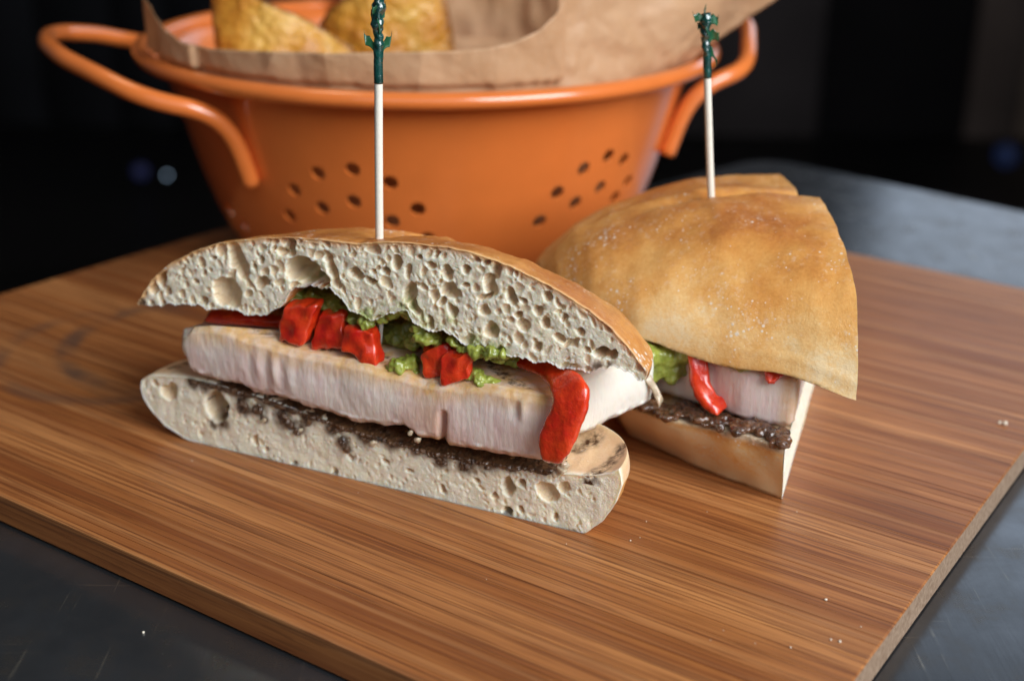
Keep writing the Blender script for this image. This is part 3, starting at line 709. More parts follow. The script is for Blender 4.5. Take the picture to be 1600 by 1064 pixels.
# dark roasted spread under the chicken, running a little down the bread
line = np.array([fp(*p, 0) for p in [(292, 592), (300, 594), (336, 602), (380, 613), (430, 630), (504, 656), (557, 673), (600, 687), (652, 701), (701, 712), (760, 722), (840, 733), (872, 737)]])
ncol, nrow = 620, 84
sg = np.linspace(line[0, 0], line[-1, 0], ncol); zl = np.interp(sg, line[:, 0], line[:, 1])
vg = np.concatenate([np.linspace(-1.05, 0, 58), np.linspace(.03, 1, nrow - 58) ** 1.5])
SS = np.tile(sg, (nrow, 1)); VV = np.tile(vg[:, None], (1, ncol))
ZZ = np.where(VV < 0, zl + VV, zl + .02); WW = np.where(VV < 0, 0.0, 2.5 * VV)
Pn = np.stack([SS, ZZ, WW], -1)
drip = blot(SS.ravel(), ZZ.ravel(), [(340, 662, 14, 1), (330, 666, 10, .9), (350, 640, 9, .6), (378, 634, 17, 1), (402, 640, 18, 1), (410, 655, 10, .9), (440, 652, 17, 1), (452, 664, 13, 1), (464, 674, 11, 1), (480, 658, 14, .9), (520, 668, 16, .9), (535, 690, 12, 1), (541, 702, 9, .9), (570, 684, 15, .9), (612, 692, 13, .8), (640, 698, 12, .8), (690, 720, 16, .9), (725, 728, 15, .9), (760, 730, 13, .8), (800, 733, 9, .7)]).reshape(SS.shape)
mask = np.maximum(np.where(VV < 0, smooth(-.26, -.02, VV) * 1.05, 1.0), drip)
f_ = mask - .52 + .42 * fbm(Pn, 2.6, 50, 4) + .16 * noise(Pn, 9, 55)
f_ -= .7 * smooth(.35, 0, np.minimum(SS - sg[0], sg[-1] - SS)); f_ = np.clip(f_, -.5, .9)
hgt = .12 * f_ + (.07 * np.abs(noise(Pn, 5, 57)) + .05 * np.abs(noise(Pn, 9, 59))) * smooth(-.1, .2, f_) + .03 * noise(Pn, 15, 58)
k = smooth(-.05, .25, VV)
V = f3(SS.ravel(), (ZZ + k * hgt).ravel(), (WW + (1 - k) * (.04 - hgt * 1.15 + .9 * smooth(0, -.2, f_))).ravel())
obj('roasted_spread', V, grid_faces(nrow, ncol), SPREAD, front)
# pale bits
bits = [(878, 731, 9, -.25), (868, 741, 6, -.22), (582, 694, 6, -.12), (640, 676, 5, -.2), (652, 688, 5, -.22), (470, 672, 4, -.12), (410, 658, 4, -.1)]
for (x, y, r, w) in bits:
    V, F = blob_mesh([(P3(x, y, w), r / 52.0 * np.array([1, .8, 1.0])), (P3(x + r * .5, y - r * .4, w), r / 70.0 * np.array([1.2, .7, 1.0]))], .03, .05, 5, int(x)); obj('onion_bit', V, F, ONION, front)
# sliver of pale flesh sticking out at the right end
L = np.array([G(x, y, z) for x, y, z in [(1006, 592, 3.2), (1016, 606, 2.9), (1024, 622, 2.6), (1029, 636, 2.4)]]); R = np.array([G(x, y, z) for x, y, z in [(1016, 584, 3.3), (1026, 602, 2.95), (1033, 616, 2.7), (1037, 625, 2.5)]])
V, F = ribbon(resample(L, 16), resample(R, 16), .12, 8, .02, 4); obj('chicken_sliver', V, F, ONION, front)

# ------------------------------------------------------------------ the second half, crust towards the camera
rear = thing('sandwich_half', (5.5, 41.5, 0), 'sandwich half turned away behind, floury golden crust towards the camera', 'sandwich', 'sandwich halves on the board')
def loaf_side(A, dS, dW, sf_, sb_, prof, Hf, zb, ws, n=150, closed_face=True, bump=None, nz=.05, seed=0, under=0.0):
    """sections at depth w behind the cut plane; section runs over the top from the near edge to the far edge and back underneath"""
    rings = []; tt = (1 - np.cos(np.linspace(0, np.pi, n))) / 2
    for w in ws:
        a, b = sf_(w), sb_(w); s = a + (b - a) * tt; f = prof(tt, w); z0 = zb(s, w)
        z = z0 + (Hf(w) - z0) * f
        if bump is not None: z = z + bump(s, w) * smooth(0, .3, f)
        bulg = under * np.sin(np.pi * np.clip(f, 0, 1)) * (np.where(tt < .5, -1, 1))
        top = np.stack([A + dS * ss + dW * w for ss in s + bulg]); top[:, 2] = z
        m = max(n // 4, 8); tb = np.linspace(1, 0, m + 2)[1:-1]; sb = a + (b - a) * tb
        bot = np.stack([A + dS * ss + dW * w for ss in sb]); bot[:, 2] = zb(sb, w)
        rings.append(np.concatenate([top, bot]))
    V = np.concatenate(rings); nl = len(rings[0]); K = len(ws)
    d = fbm(V, .7, seed, 4); V[:, 2] += nz * d * smooth(0, .5, V[:, 2] - V[:, 2].min())
    F = [grid_faces(K, nl, wrap=True)]
    k = len(V); i = np.arange(nl); j = (i + 1) % nl
    # the cut face: rings of crumb drawn in from the crust edge, roughened by its cells
    face = []; c0 = V[:nl].mean(0)
    for q in np.linspace(0, .97, 40):
        P = V[:nl] * (1 - q) + c0 * q
        if q > 0: P = P + dW * (np.maximum(0, noise(P, 3.0, 8)) * .22 + np.maximum(0, noise(P, 6.5, 9)) * .12)[:, None] * min(1, q * 12)
        face.append(P)
    V = np.concatenate([V, *face, c0[None], rings[-1].mean(0)[None]])
    F += [grid_faces(40, nl, k, wrap=True, flip=True), np.stack([k + 39 * nl + j, k + 39 * nl + i, np.full(nl, k + 40 * nl)], 1), np.stack([(K - 1) * nl + i, (K - 1) * nl + j, np.full(nl, k + 40 * nl + 1)], 1)]
    return V, F, nl
# top bun
A = np.array([9.6, 0, 0]); dS = np.array([0.0, 1, 0]); dW = np.array([-1.0, 0, 0])
ws = 8.95 * (1 - np.cos(np.linspace(0, np.pi, 120))) / 2
sff = lambda w: float(np.interp(w, [0, 1.1, 1.9, 3.2, 4.5, 5.9, 7.2, 8.2, 8.7, 8.95], [34.05, 34.55, 35.0, 35.65, 36.4, 37.2, 38.4, 39.9, 41.2, 42.6]))
sbb = lambda w: float(np.interp(w, [0, 2, 4, 6, 7.5, 8.5, 8.95], [49.8, 49.6, 48.8, 47.4, 45.7, 44.0, 43.0]))
Hf = lambda w: float(np.interp(w, [0, 1.5, 3.4, 5.0, 6.5, 7.6, 8.2, 8.75, 8.95], [7.45, 7.5, 7.45, 7.0, 6.45, 5.9, 5.35, 4.75, 4.3]))
P0t = np.array([0, .02, .045, .07, .14, .22, .32, .42, .60, .72, .85, .95, 1]); P0f = np.array([0, .16, .40, .57, .77, .88, .965, 1, .90, .86, .66, .36, 0])
def prof(t, w):
    a = (np.interp(t - .02, P0t, P0f) + np.interp(t + .02, P0t, P0f) + 2 * np.interp(t, P0t, P0f)) / 4 * np.clip(np.minimum(t, 1 - t) / .012, 0, 1)
    b = np.abs(1 - np.abs(2 * t - 1) ** 2.4) ** .62
    b = b * (1 - .13 * smooth(.46, .60, t)); k = min(w / 5.0, 1); return a * (1 - k) + b * k
def bmp(s, w):
    return -.34 * math.exp(-max(w - 3.4, 0) ** 2 / 3) * np.exp(-((s - 42.0 + .08 * w) / .45) ** 2) - .12 * np.exp(-((s - 37.6) / .7) ** 2 - ((w - 3.0) / 1.3) ** 2) + .1 * np.exp(-((s - 36.5) / .9) ** 2 - ((w - 5) / 1.2) ** 2) - .1 * np.exp(-((s - 39) / .8) ** 2 - ((w - 5.5) / 1.0) ** 2)
zbf = lambda s, w: 3.87 - .22 * np.exp(-(np.asarray(s) - 34) ** 2 / 1.2) * math.exp(-w * w / 2.0) + .06 * np.sin(np.asarray(s) * .9 + w) + .28 * smooth(3.0, 8.0, w)
V, F, nl = loaf_side(A, dS, dW, sff, sbb, prof, Hf, zbf, ws, 190, bump=bmp, nz=.06, seed=41, under=.12)
# the cut edge waves a little
x = V[:, 0]; near = smooth(8.3, 9.6, x); V[:, 0] = x + near * (-.05 - .38 * smooth(41.2, 42.4, V[:, 1]) + .05 * noise(V, 1.5, 3))
nv = len(V)
frontness = smooth(4.2, 1.2, V[:, 1] - np.array([sff(float(np.clip(9.6 - xx, 0, 8.95))) for xx in V[:, 0]]))
brown = .58 - .35 * smooth(6.9, 4.4, V[:, 2]) - .04 * frontness + .14 * np.exp(-((V[:, 0] - 8.2) / .9) ** 2 - ((V[:, 1] - 38.6) / .9) ** 2) + .10 * np.exp(-((V[:, 0] - 7.6) / 1.2) ** 2 - ((V[:, 1] - 41.0) / .6) ** 2) - .16 * smooth(8.7, 9.5, V[:, 0])
crust = np.ones(nv); crust[nv - 2 - 40 * nl:nv - 1] = 0
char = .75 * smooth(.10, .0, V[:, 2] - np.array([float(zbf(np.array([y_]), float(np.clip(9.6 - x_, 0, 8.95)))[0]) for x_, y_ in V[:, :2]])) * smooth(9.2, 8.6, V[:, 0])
obj('top_bun', V, F, BREAD, rear, dict(crust=crust, brown=brown, char=char, green=np.zeros(nv), dark=np.zeros(nv)))

# bottom bun: crust wall in front, pale cut face seen at a glancing angle on the right
A2 = np.array([7.91, 34.83, 0]); d2 = np.array([.298, .954, 0]); d2 /= np.linalg.norm(d2); w2 = np.array([-d2[1], d2[0], 0])
def base_f(w): return float(np.interp(w, [0, 1.94, 3.64, 5.2, 6.3, 6.8], [0, .85, 1.75, 2.7, 4.4, 6.6]))
def base_b(w): return float(np.interp(w, [0, 1, 2, 4, 5.6, 6.8], [12.4, 12.9, 12.8, 11.8, 10.2, 8.2]))
ws2 = 6.8 * (1 - np.cos(np.linspace(0, np.pi, 70))) / 2
rings = []
vt = np.linspace(0, 1, 16)
for w in ws2:
    a, b = base_f(w), base_b(w); zt_ = 2.0 - .22 * smooth(1, 5, w)
    s_up = np.linspace(a + .6, b - .6, 40); loop = []
    over = float(np.interp(w, [0, 2, 4, 5.6, 6.8], [-.64, -.95, -1.35, -1.5, -.6]))
    for t in vt: loop.append((a + (over if w > -1 else 0) * (.15 + .85 * t) ** 1.0 * math.sin(min(t * 2.2, 1.57)) + .10 * (1 - t) ** 3 + .10 * noise(np.array([w, t * 1.5, 2.2]), 1.1, 3) + .12 * max(t - .9, 0) * 10 * .6, .012 + t * zt_ * (1 - .0)))
    for s in s_up: loop.append((s, zt_ + .03 * math.sin(s * 2 + w)))
    for t in vt[::-1]: loop.append((b + .3 * math.sin(t * 2.5), .012 + t * zt_))
    for s in np.linspace(b, a, 14)[1:-1]: loop.append((s, .01))
    lp = np.array(loop); P = A2 + np.outer(lp[:, 0], d2) + w2 * w; P[:, 2] = lp[:, 1]; rings.append(P)
V = np.concatenate(rings); nl = len(rings[0]); K = len(ws2)
F = [grid_faces(K, nl, wrap=True)]
# cut face as its own grid inside the first ring
lo = rings[0]; fa = lo[:16]; fb = lo[16 + 40:16 + 40 + 16][::-1]
nc = 160; u = np.linspace(0, 1, nc)[None, :, None]; face = fa[:, None] * (1 - u) + fb[:, None] * u
fz = face.reshape(-1, 3)
pitn = np.maximum(0, noise(fz, 3.2, 2)) * .10 + np.maximum(0, noise(fz, 7, 5)) * .05
bord = np.zeros((16, nc)); bord[1:-1, 2:-2] = 1
fz = fz + np.outer(pitn * bord.ravel(), w2) * 1.0
k = len(V); V = np.concatenate([V, fz, rings[-1].mean(0)[None]]); F.append(grid_faces(16, nc, k, flip=True))
i = np.arange(nl); j = (i + 1) % nl; kk = len(V) - 1
F.append(np.stack([(K - 1) * nl + i, (K - 1) * nl + j, np.full(nl, kk)], 1))
nv = len(V); crust = np.ones(nv); crust[k:k + len(fz)] = 0; topm = (V[:, 2] > 1.85)
V[:k] += .05 * np.stack([noise(V[:k], .9, 61), noise(V[:k], .9, 62), 0 * V[:k, 0]], 1)
rel2 = (V - A2) @ w2
brown = -.04 + .34 * smooth(1.45, 1.95, V[:, 2]); crust = np.where(topm & (np.arange(nv) < k), .45, crust)
dark2 = np.where(topm, .9 * smooth(.2, .8, (V - A2) @ d2 - np.array([base_f(float(np.clip(q, 0, 6.8))) for q in rel2])), 0)
char2 = .65 * smooth(1.72, 1.98, V[:, 2]) * smooth(.5, .0, (V - A2) @ d2 - np.array([base_f(float(np.clip(q, 0, 6.8))) for q in rel2]) + .2)
dark2[k:k + len(fz)] = 0; char2[k:k + len(fz)] *= .3
obj('bottom_bun', V, F, BREAD, rear, dict(crust=crust, brown=brown, dark=dark2, char=char2, green=np.zeros(nv)))

# chicken of the second half: near face seen under the bun
c0 = G(1236, 668, 2.15)[:2]; c1 = G(1160, 655, 2.15)[:2]; c2 = G(1095, 632, 2.15)[:2]; c3 = G(1030, 612, 2.15)[:2]
poly = np.array([c0, c0 * .7 + c1 * .3, c1, c2, c3, c3 + np.array([-1.0, 1.2]), c3 + np.array([1.0, 4.5]), c0 + d2[:2] * 9 + w2[:2] * 1.5, c0 + d2[:2] * 9.5, c0 + d2[:2] * 4, c0 + d2[:2] * .25 + np.array([.03, 0])])[::-1]
fine = resample(np.concatenate([poly, poly[:1]]), 301)[:-1]
for _ in range(2): fine = .25 * np.roll(fine, 1, 0) + .5 * fine + .25 * np.roll(fine, -1, 0)
V, F = slab(fine, np.full(300, 2.12), np.full(300, 3.75), rows=30, cap=8, seed=70, bulge=.06, fibre=.006, rnd=.12)
if True:
    cxy = fine.mean(0)
rl = (V[:, 2] - 2.1) / 1.65; dd = np.hypot(V[:, 0] - c0[0], V[:, 1] - c0[1])
obj('chicken_slice', V, [f[:, ::-1] for f in F] if False else F, CHICKEN, rear, dict(gold=np.clip(.8 * smooth(.55, .15, dd) + .6 * smooth(.85, 1, rl), 0, 1), char=0 * rl, white=.5 * smooth(.2, 2.5, (V[:, :2] - c0) @ d2[:2])))
# pepper, avocado and spread of the second half
def ribbon_px(name, pr, th, mat, par, n=30, seed=0):
    L = np.array([G(*p) for p, q in pr]); R = np.array([G(*q) for p, q in pr])
    V, F = ribbon(relax(resample(L, n), 2), relax(resample(R, n), 2), th, 12, .03, seed); obj(name, V, F, mat, par)
ribbon_px('pepper_strip', [((1074, 545, 3.95), (1108, 552, 3.95)), ((1076, 575, 3.5), (1107, 575, 3.5)), ((1079, 600, 3.05), (1110, 600, 3.05)), ((1087, 620, 2.72), (1120, 617, 2.72)), ((1102, 636, 2.47), (1130, 622, 2.5)), ((1120, 648, 2.32), (1138, 634, 2.38))], .35, PEPPER, rear, seed=3)
ribbon_px('pepper_strip', [((1193, 568, 3.95), (1232, 576, 3.95)), ((1195, 584, 3.75), (1228, 584, 3.75)), ((1197, 594, 3.6), (1215, 594, 3.6)), ((1201, 600, 3.52), (1210, 600, 3.52))], .2, PEPPER, rear, seed=6)
balls = [(G(x, y, z) + np.array([0, .25, 0]), r * np.array([1.1, 1, .85])) for x, y, z, r in [(1010, 560, 3.6, .5), (1030, 578, 3.2, .45), (1055, 582, 3.1, .4), (1040, 560, 3.55, .5), (1066, 565, 3.4, .4), (1000, 580, 3.2, .4), (1020, 592, 2.95, .3), (1050, 595, 2.9, .25), (1148, 570, 3.85, .22), (1165, 574, 3.85, .24), (1160, 580, 3.7, .16), (1075, 556, 3.7, .4)]]
V, F = blob_mesh(balls, .04, .05, 3.0, 13, 9); obj('crushed_avocado', V, F, GUAC, rear)
balls = []
for k in range(330):
    t = rng.random(); x = 1000 + 228 * t; y = np.interp(x, [1000, 1090, 1160, 1228], [636, 652, 666, 688]) + rng.uniform(-14, 6) + 5 * math.sin(x * .11)
    r = rng.uniform(.06, .15) * (1.1 if x < 1150 else 1.3); balls.append((G(x, y, 2.06 + rng.uniform(-.04, .06)), r * np.array([1.2, 1, .75])))
for (x, y, r) in [(1205, 682, .18), (1218, 688, .17), (1222, 696, .13), (1195, 676, .18), (1150, 676, .15), (1125, 668, .14)]: balls.append((G(x, y, 2.1), r * np.ones(3)))
V, F = blob_mesh(balls, .035, .07, 4.0, 19, 6); obj('roasted_spread', V, F, CARAMEL, rear)
# ------------------------------------------------------------------ colander
cola = thing('colander', (*COL_C, 0), 'orange enamelled colander lined with paper behind the sandwich halves', 'colander')
zs = np.array([.0, .03, .15, .5, 1.1, 2.1, 3.9, 5.8, 7.2, 8.3, 8.75, 8.95]); rs = np.array([7.4, 7.7, 7.9, 8.25, 8.75, 9.3, 9.95, 10.5, 10.9, 11.25, 11.5, 11.95])
zz = np.concatenate([np.linspace(0, .5, 8), np.linspace(.7, 8.3, 34), [8.6, 8.8, 8.95]]); rr = np.interp(zz, zs, rs)
rr[3:-3] = relax(np.c_[rr[3:-3], rr[3:-3]], 8)[:, 0]
NS = 220; th = np.linspace(0, 2 * np.pi, NS, endpoint=False)
def lathe(r, z): return np.stack([np.stack([COL_C[0] + r_ * np.cos(th), COL_C[1] + r_ * np.sin(th), np.full(NS, z_)], 1) for r_, z_ in zip(r, z)]).reshape(-1, 3)
TKN = .12
prof_r = np.concatenate([[.01], np.linspace(1, 6.9, 5), rr, (rr - TKN)[::-1], np.linspace(6.9, 1, 5), [.01]])
prof_z = np.concatenate([np.full(6, .02), np.where(zz < .02, .02, zz), np.where(zz < .14, .14, zz)[::-1], np.full(6, .14)])
V = lathe(prof_r, prof_z); F = grid_faces(len(prof_r), NS, wrap=True)
me = to_mesh('bowl', V - ORIGIN[cola], F, ENAMEL)
bowl = bpy.data.objects.new('bowl', me); col.objects.link(bowl)
# drain holes: two traced clusters, repeated round the bowl
holes_px = [(460, 297), (497, 271), (551, 265), (453, 337), (504, 325), (553, 315), (610, 286), (653, 327), (613, 346), (553, 368), (668, 373), (359, 328), (382, 352),
            (871, 301), (912, 264), (951, 244), (899, 317), (938, 293), (843, 346), (975, 250), (981, 284), (961, 309)]
def wall_hit(px, py):
    r = 10.0
    for _ in range(12):
        P = oncyl(px, py, r); r = float(np.interp(P[2], zz, rr))
    return P
hp = [wall_hit(*h) for h in holes_px]
az = [(math.atan2(p[1] - COL_C[1], p[0] - COL_C[0]), p[2]) for p in hp]
extra = [(a + math.radians(d), z) for (a, z) in az[:11] for d in (-120, 180, 120)]
bm = bmesh.new()
for (a, z) in az + extra:
    r = float(np.interp(z, zz, rr)); sl = math.atan2(float(np.interp(z + .3, zz, rr) - np.interp(z - .3, zz, rr)), .6)
    dirv = Vector((math.cos(a) * math.cos(sl), math.sin(a) * math.cos(sl), -math.sin(sl)))
    c = Vector((r * math.cos(a), r * math.sin(a), z)) * CM
    mt = Matrix.Translation(c) @ dirv.to_track_quat('Z', 'Y').to_matrix().to_4x4()
    bmesh.ops.create_cone(bm, cap_ends=True, segments=24, radius1=.29 * CM, radius2=.29 * CM, depth=.9 * CM, matrix=mt)
cm_ = bpy.data.meshes.new('cut'); bm.to_mesh(cm_); bm.free(); cut = bpy.data.objects.new('cut', cm_); col.objects.link(cut)
bo = bpy.data.objects.new('tmpb', me); col.objects.link(bo)
md = bo.modifiers.new('b', 'BOOLEAN'); md.operation = 'DIFFERENCE'; md.solver = 'EXACT'; md.object = cut
dg = bpy.context.evaluated_depsgraph_get(); nm = bpy.data.meshes.new_from_object(bo.evaluated_get(dg))
for o_ in (bo, cut): bpy.data.objects.remove(o_)
nm.polygons.foreach_set('use_smooth', np.ones(len(nm.polygons), dtype=bool)); nm.set_sharp_from_angle(angle=math.radians(40))
nm.name = 'bowl'; bowl.data = nm; bowl.parent = cola; ORIGIN[bowl] = ORIGIN[cola]
# rolled rim
Rr = 12.25; a = np.linspace(0, 2 * np.pi, 200, endpoint=False); b = np.linspace(0, 2 * np.pi, 20, endpoint=False)
V = np.stack([np.stack([COL_C[0] + (Rr - .18 + .38 * np.cos(bb)) * np.cos(a), COL_C[1] + (Rr - .18 + .38 * np.cos(bb)) * np.sin(a), 8.98 + .32 * np.sin(bb) + 0 * a], 1) for bb in b])
V = V.reshape(-1, 3); F = np.concatenate([grid_faces(20, 200, wrap=True), np.stack([19 * 200 + np.arange(200), 19 * 200 + (np.arange(200) + 1) % 200, (np.arange(200) + 1) % 200, np.arange(200)], 1)])
obj('rim', V, F[:, ::-1], ENAMEL, cola)
def handle(az0, dz, sh):
    ca, sa = math.cos(az0), math.sin(az0); ax = np.array([ca, sa, 0]); tg = np.array([-sa, ca, 0])
    half = [(8.55, 6.2, 4.9), (8.75, 6.3, 5.6), (9.0, 6.42, 6.5), (9.45, 6.6, 7.4), (10.3, 6.75, 8.0), (11.5, 6.6, 8.35 + dz * .3), (12.6 - .35 * sh, 6.0, 8.75 + dz * .5), (13.6 - .75 * sh, 4.9, 9.3 + dz * .8), (14.9 - sh, 3.0, 9.8 + dz), (15.5 - sh, 1.0, 10.0 + dz)]
    P = [(x, t, z) for x, t, z in half] + [(x, -t, z) for x, t, z in half[::-1]]
    Q = np.array([np.array([*COL_C, 0]) + ax * x + tg * t + np.array([0, 0, z]) for x, t, z in P])
    Q = relax(resample(Q, 110), 8)
    V, F = tube(Q, .35, 20); return V, F
for az0, dz, sh in ((math.radians(197), -.35, -.15), (math.radians(21), -.35, .95)):
    V, F = handle(az0, dz, sh); obj('handle', V, F, ENAMEL, cola)

# ------------------------------------------------------------------ brown paper liner and potato chips in the colander
liner = thing('paper_liner', (*COL_C, 1), 'crinkled brown parchment paper lining the orange colander', 'paper')
def sheet(name, Pg, seed, amp=.12, thick=.012):
    nr, nc = Pg.shape[:2]
    V = Pg.reshape(-1, 3); c = np.array([*COL_C, 0.0])
    rad = V - c; rad[:, 2] = 0; rad /= np.linalg.norm(rad, axis=1)[:, None]
    V = V + rad * (amp * fbm(V, .35, seed, 3) + 1.6 * amp * np.abs(noise(V, .45, seed + 4)) + .8 * amp * np.abs(noise(V, 1.3, seed + 6)))[:, None]
    V2 = V - rad * thick; n = len(V)
    F = [grid_faces(nr, nc), grid_faces(nr, nc, n, flip=True)]
    idx = np.arange(n).reshape(nr, nc); rim_ = np.concatenate([idx[0], idx[1:, -1], idx[-1, -2::-1], idx[-2:0:-1, 0]]); j = np.roll(rim_, -1)
    F.append(np.stack([j, rim_, rim_ + n, j + n], 1))
    return obj(name, np.concatenate([V, V2]), F, PAPER, liner)
# front fold, its free edge dips from left to middle and climbs at the right
edge = [(224, -6), (232, 4), (246, 26), (262, 46), (285, 66), (330, 76), (400, 80), (520, 83), (600, 81), (700, 80), (760, 76), (800, 67), (840, 48), (868, 22), (884, -8)]
E_ = resample(np.array(edge, float), 120)
top = np.array([oncyl(x, y, 11.75 if x > 300 else 11.95) for x, y in E_])
def rpap(z): return np.interp(z, zz, rr) - .22
rows = []
for t in np.linspace(0, 1, 26):
    P = top.copy(); z = top[:, 2] * (1 - t) + 7.9 * t
    an = np.arctan2(top[:, 1] - COL_C[1], top[:, 0] - COL_C[0]); r0 = np.hypot(top[:, 0] - COL_C[0], top[:, 1] - COL_C[1])
    r = np.where(z > 8.6, r0 - .3 * smooth(9.6, 8.8, z), np.minimum(r0, rpap(z))); r = np.minimum(r, np.where(z < 9.4, 11.5, r))
    rows.append(np.stack([COL_C[0] + r * np.cos(an), COL_C[1] + r * np.sin(an), z], 1))
sheet('paper_fold', np.array(rows), 5, .07)
# taller fold at the right, leaning outward
bx = np.linspace(872, 1066, 60); by = np.interp(bx, [872, 960, 1066], [150, 140, 104])
bot = np.array([oncyl(x, y, 11.45) for x, y in zip(bx, by)])
tx = np.interp(np.linspace(0, 1, 60), [0, .5, 1], [868, 1010, 1262]); topY = np.interp(np.linspace(0, 1, 60), [0, .6, 1], [bot[0, 1] + .3, bot[36, 1] + .5, bot[-1, 1] + 1.0])
top = np.array([onY(x, -38, Y) for x, Y in zip(tx, topY)])
rows = []
for t in np.linspace(0, 1, 40):
    P = top * (1 - t) + bot * t; rows.append(P + np.outer(.22 * np.sin(np.linspace(0, 15, 60)) * (1 - t), [0.2, 1, 0]))
for t in np.linspace(.12, 1, 8):
    z = bot[:, 2] * (1 - t) + 7.9 * t; an = np.arctan2(bot[:, 1] - COL_C[1], bot[:, 0] - COL_C[0]); r = np.minimum(11.4, rpap(z)); rows.append(np.stack([COL_C[0] + r * np.cos(an), COL_C[1] + r * np.sin(an), z], 1))
sheet('paper_fold', np.array(rows), 9, .12)
# lower part of the sheet, set in from the bowl so the holes look dark
an = np.linspace(0, 2 * np.pi, 121); rows = []
for z in np.linspace(7.6, .5, 20):
    r = float(rpap(z)) - 1.1; rows.append(np.stack([COL_C[0] + r * np.cos(an), COL_C[1] + r * np.sin(an), np.full(121, z)], 1))
for r in (6, 4, 2, .1): rows.append(np.stack([COL_C[0] + r * np.cos(an), COL_C[1] + r * np.sin(an), np.full(121, .45)], 1))
sheet('paper_fold', np.array(rows), 17, .05)
# back fold
an = np.radians(np.linspace(38, 118, 60)); rows = []
for t in np.linspace(0, 1, 24):
    z = 15.5 * (1 - t) + 5 * t; r = 10.2 + .12 * (z - 9) if z > 9 else float(min(10.2, rpap(z) - .1))
    rows.append(np.stack([COL_C[0] + r * np.cos(an), COL_C[1] + r * np.sin(an), np.full(60, z)], 1))
sheet('paper_fold', np.array(rows), 13, .25)

def chip(outline, Y, label, seed, lean=.35, name='potato_chip'):
    out = np.array([onY(x, y, Y) for x, y in outline]); c = out.mean(0)
    out = resample(np.concatenate([out, out[:1]]), 97)[:-1]
    for _ in range(1): out = .25 * np.roll(out, 1, 0) + .5 * out + .25 * np.roll(out, -1, 0)
    nrm = np.array([0, -1.0, 0]); V = []
    fr = np.concatenate([np.linspace(.03, .92, 26), [.96, .985, 1.0]])
    def lay(sgn):
        R = []
        for f in fr:
            P = c + (out - c) * f
            bend = 1.3 * ((P[:, 0] - c[0]) / 3.2) ** 2 + lean * (P[:, 2] - c[2])
            P = P.copy(); P[:, 1] += bend + .16 * fbm(P, .8, seed, 3) + sgn * .085 * math.sqrt(max(1 - f ** 8, 0)) + .035 * noise(P, 3, seed + 4)
            P[:, 0] += .05 * f * noise(P, 2, seed + 2); P[:, 2] += .05 * f * noise(P, 2, seed + 3)
            R.append(P)
        return R
    A_, B_ = lay(-1), lay(1)
    rings = A_ + B_[::-1][1:]; n = 96
    V = np.concatenate(rings); F = [grid_faces(len(rings), n, wrap=True)]
    k = len(V); V = np.concatenate([V, A_[0].mean(0)[None], B_[0].mean(0)[None]]); i = np.arange(n); j = (i + 1) % n
    F += [np.stack([j, i, np.full(n, k)], 1), np.stack([(len(rings) - 1) * n + i, (len(rings) - 1) * n + j, np.full(n, k + 1)], 1)]
    fd = np.concatenate([np.tile(fr[:, None], (1, n)).ravel(), np.tile(fr[::-1][1:, None], (1, n)).ravel(), [0, 0]])
    return props(obj(name, V, F, CHIP_MAT, None, dict(edge=smooth(.86, .98, fd))), label, 'chip', 'chips in the colander')
def chip_material():
    m = M('fried_potato_chip'); co = m.coords()
    n = m.noise(co, .55, 4, .6); f = m.noise(co, 4, 4, .6)
    c = m.ramp(n, [(.3, (.50, .17, .015)), (.5, (.66, .29, .03)), (.7, (.76, .44, .085))])
    c = m.mix(m.ramp(f, [(.5, 0.0), (.7, .4)]), c, (.50, .22, .04))
    c = m.mix(m.math('MULTIPLY', m.attr('edge'), m.ramp(m.noise(co, 2.5, 3), [(.3, .45), (.6, 1.0)])), c, (.22, .07, .014))
    m.set(color=c, rough=.42, sss=.15, sssr=(1, .6, .2), ssss=.002, coat=.15)
    nb = m.bump(m.voro(co, 2.6), .35, .003); m.bump(f, .5, .0015, nb)
    return m.m
CHIP_MAT = chip_material()
chip([(316, -30), (322, 20), (330, 74), (345, 120), (470, 130), (560, 110), (548, 84), (520, 62), (470, 30), (420, 8), (385, -6), (350, -34)], 56.2, 'thick golden potato chip with a brown rim, left one in the colander', 2)
chip([(492, 44), (515, 14), (560, -14), (620, -34), (682, -26), (700, 20), (708, 74), (712, 130), (600, 150), (500, 130), (488, 80)], 58.5, 'broad pale potato chip behind the left pick frill', 6, .1)

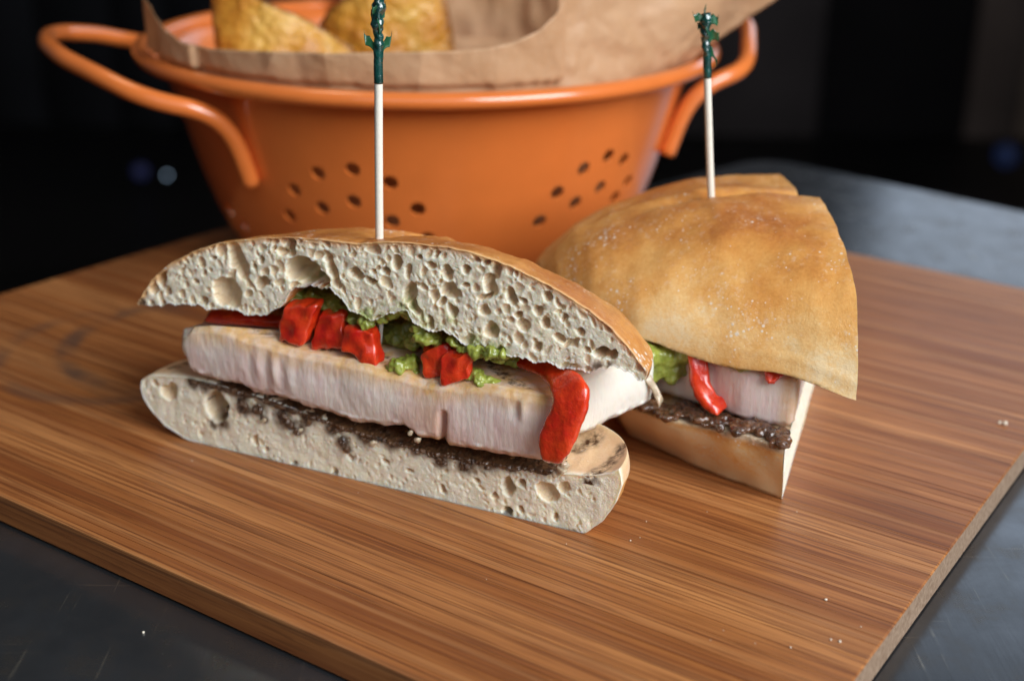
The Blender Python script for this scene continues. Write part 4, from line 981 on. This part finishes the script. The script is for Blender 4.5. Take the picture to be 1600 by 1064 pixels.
# ------------------------------------------------------------------ cocktail picks with green frills
def pick(base, tip, label, frac, frills, seed):
    base, tip = np.asarray(base), np.asarray(tip)
    t = thing('cocktail_pick', base, label, 'cocktail pick', 'cocktail picks in the sandwiches')
    d = tip - base; L_ = np.linalg.norm(d); d /= L_
    side = np.cross(d, [0, 1, 0]); side /= np.linalg.norm(side); fw = np.cross(side, d)
    P = np.array([base + d * x for x in np.linspace(-3.2, L_ * frac + .2, 30)])
    P += np.outer(.02 * np.sin(np.linspace(0, 3, 30)), side)
    rad = np.interp(np.linspace(-3.2, L_, 30), [-3.2, -2.0, 20], [.02, .112, .118])
    V, F = tube(P, rad, 16); obj('stick', V, F, STICK, t)
    # cellophane sleeve
    n = 60; z = np.linspace(L_ * frac, L_ - .0, n); rr_ = .128 + .035 * smooth(.45, .8, np.linspace(0, 1, n)) + .02 * np.sin(np.linspace(0, 30, n)) * smooth(.4, .6, np.linspace(0, 1, n))
    V, F = tube(np.array([base + d * x + side * .03 * math.sin(x * 5 + seed) * (i / n) for i, x in enumerate(z)]), rr_, 18)
    c = base + d * ((V - base) @ d)[:, None]; f = ((V - base) @ d - L_ * frac) / (L_ * (1 - frac))
    V = V + (V - c) * (.45 * noise(V, 6, seed) * smooth(.15, .6, f))[:, None]
    obj('sleeve', V, F, FOIL, t)
    for (h, ang, ln, up, wd) in frills:
        o = base + d * (L_ * h); a_ = math.radians(ang); out = side * math.cos(a_) + fw * math.sin(a_); tan = np.cross(d, out)
        nn = 14; Lp, Rp = [], []
        for q in np.linspace(0, 1, nn):
            cpt = o + out * (.09 + ln * math.sin(q * 1.45)) + d * (up * q + .08 * math.sin(q * 6)); tw = 1.25 + .5 * q + .3 * math.sin(ang)
            wv = (tan * math.cos(tw) + d * math.sin(tw)) * wd * (1 - .25 * q) + .02 * math.sin(q * 9) * out
            Lp.append(cpt - wv); Rp.append(cpt + wv)
        V, F = ribbon(np.array(Lp), np.array(Rp), .016, 5, .012, seed + int(ang)); obj('frill', V, F, FRILL, t)
b0 = G(594, 374, 7.35); pick(b0, onY(590.5, -4, b0[1] - .1), 'cocktail pick with green frill standing in the front sandwich half', .66,
     [(.79, 172, .26, .45, .17), (.79, 8, .30, .48, .16), (.84, 260, .12, .5, .13), (.90, 50, .24, .30, .16), (.90, 170, .1, .5, .14), (.93, 300, .16, .25, .16)], 3)
b1 = G(1112, 306, 7.3); pick(b1, onY(1102, 22, b1[1] - .2), 'cocktail pick with green frill standing in the rear sandwich half', .66,
     [(.80, 185, .20, -.35, .15), (.87, 190, .30, .12, .19), (.93, 20, .16, .12, .15), (.95, 200, .30, .16, .17), (.97, 95, .1, .36, .15), (.96, -25, .32, .3, .15), (.9, 265, .14, .12, .17)], 8)

# ------------------------------------------------------------------ crumbs on the board and table
bmv, bmf, cnt = [], [], 0
ico = bmesh.new(); bmesh.ops.create_icosphere(ico, subdivisions=1, radius=1.0)
iv = np.array([v.co[:] for v in ico.verts]); ifc = np.array([[v.index for v in f.verts] for f in ico.faces]); ico.free()
spots = [(1290, 938, 0, .055), (1345, 980, 0, .04), (1312, 1003, 0, .045), (1235, 1012, 0, .035), (1298, 1000, 0, .045), (1570, 664, 0, .12), (1562, 662, 0, .08), (1130, 985, 0, .02), (224, 989, TZ, .05), (1000, 840, 0, .02), (1105, 800, 0, .025), (985, 845, 0, .03), (1010, 815, 0, .025), (885, 850, 0, .02), (1245, 800, 0, .02), (560, 770, 0, .02), (760, 905, 0, .018), (1180, 1005, 0, .02), (300, 720, 0, .02), (1110, 1000, 0, .02)]
for (x, y, z, r) in spots:
    p = G(x, y, z); V = iv * r * .75 * rng.uniform(.7, 1.2, 3) + .25 * r * noise(iv, 1.5, x)[:, None] + p + np.array([0, 0, r * .55]); bmv.append(V); bmf.append(ifc + cnt); cnt += len(V)
props(obj('crumbs', np.concatenate(bmv), [np.concatenate(bmf)], simple('bread_crumb', (.8, .72, .58), .7).m), 'pale bread crumbs scattered over the bamboo board', 'crumbs', None, 'stuff')

# ------------------------------------------------------------------ far-off window reflections in the dark room, added as glowing balls
def far_light(px, py, Y, r, color, s, label):
    p = onY(px, py, Y); m = M('glint_glow'); m.set(color=(0, 0, 0), emit=color, emits=s)
    V = iv * r + p; return props(obj('far_glint', V, [ifc], m.m), label, 'glint', 'far glints in the dark room')
far_light(261, 274, 300, .35, (.55, .75, 1.0), 2.2, 'tiny pale glint far off in the dark room left of the colander')
far_light(220, 268, 330, 2.2, (.25, .3, 1.0), .035, 'faint blue reflection beside the pale glint in the dark room')
far_light(1572, 243, 330, 3.2, (.15, .3, 1.0), .028, 'faint blue reflection above the far right table edge')
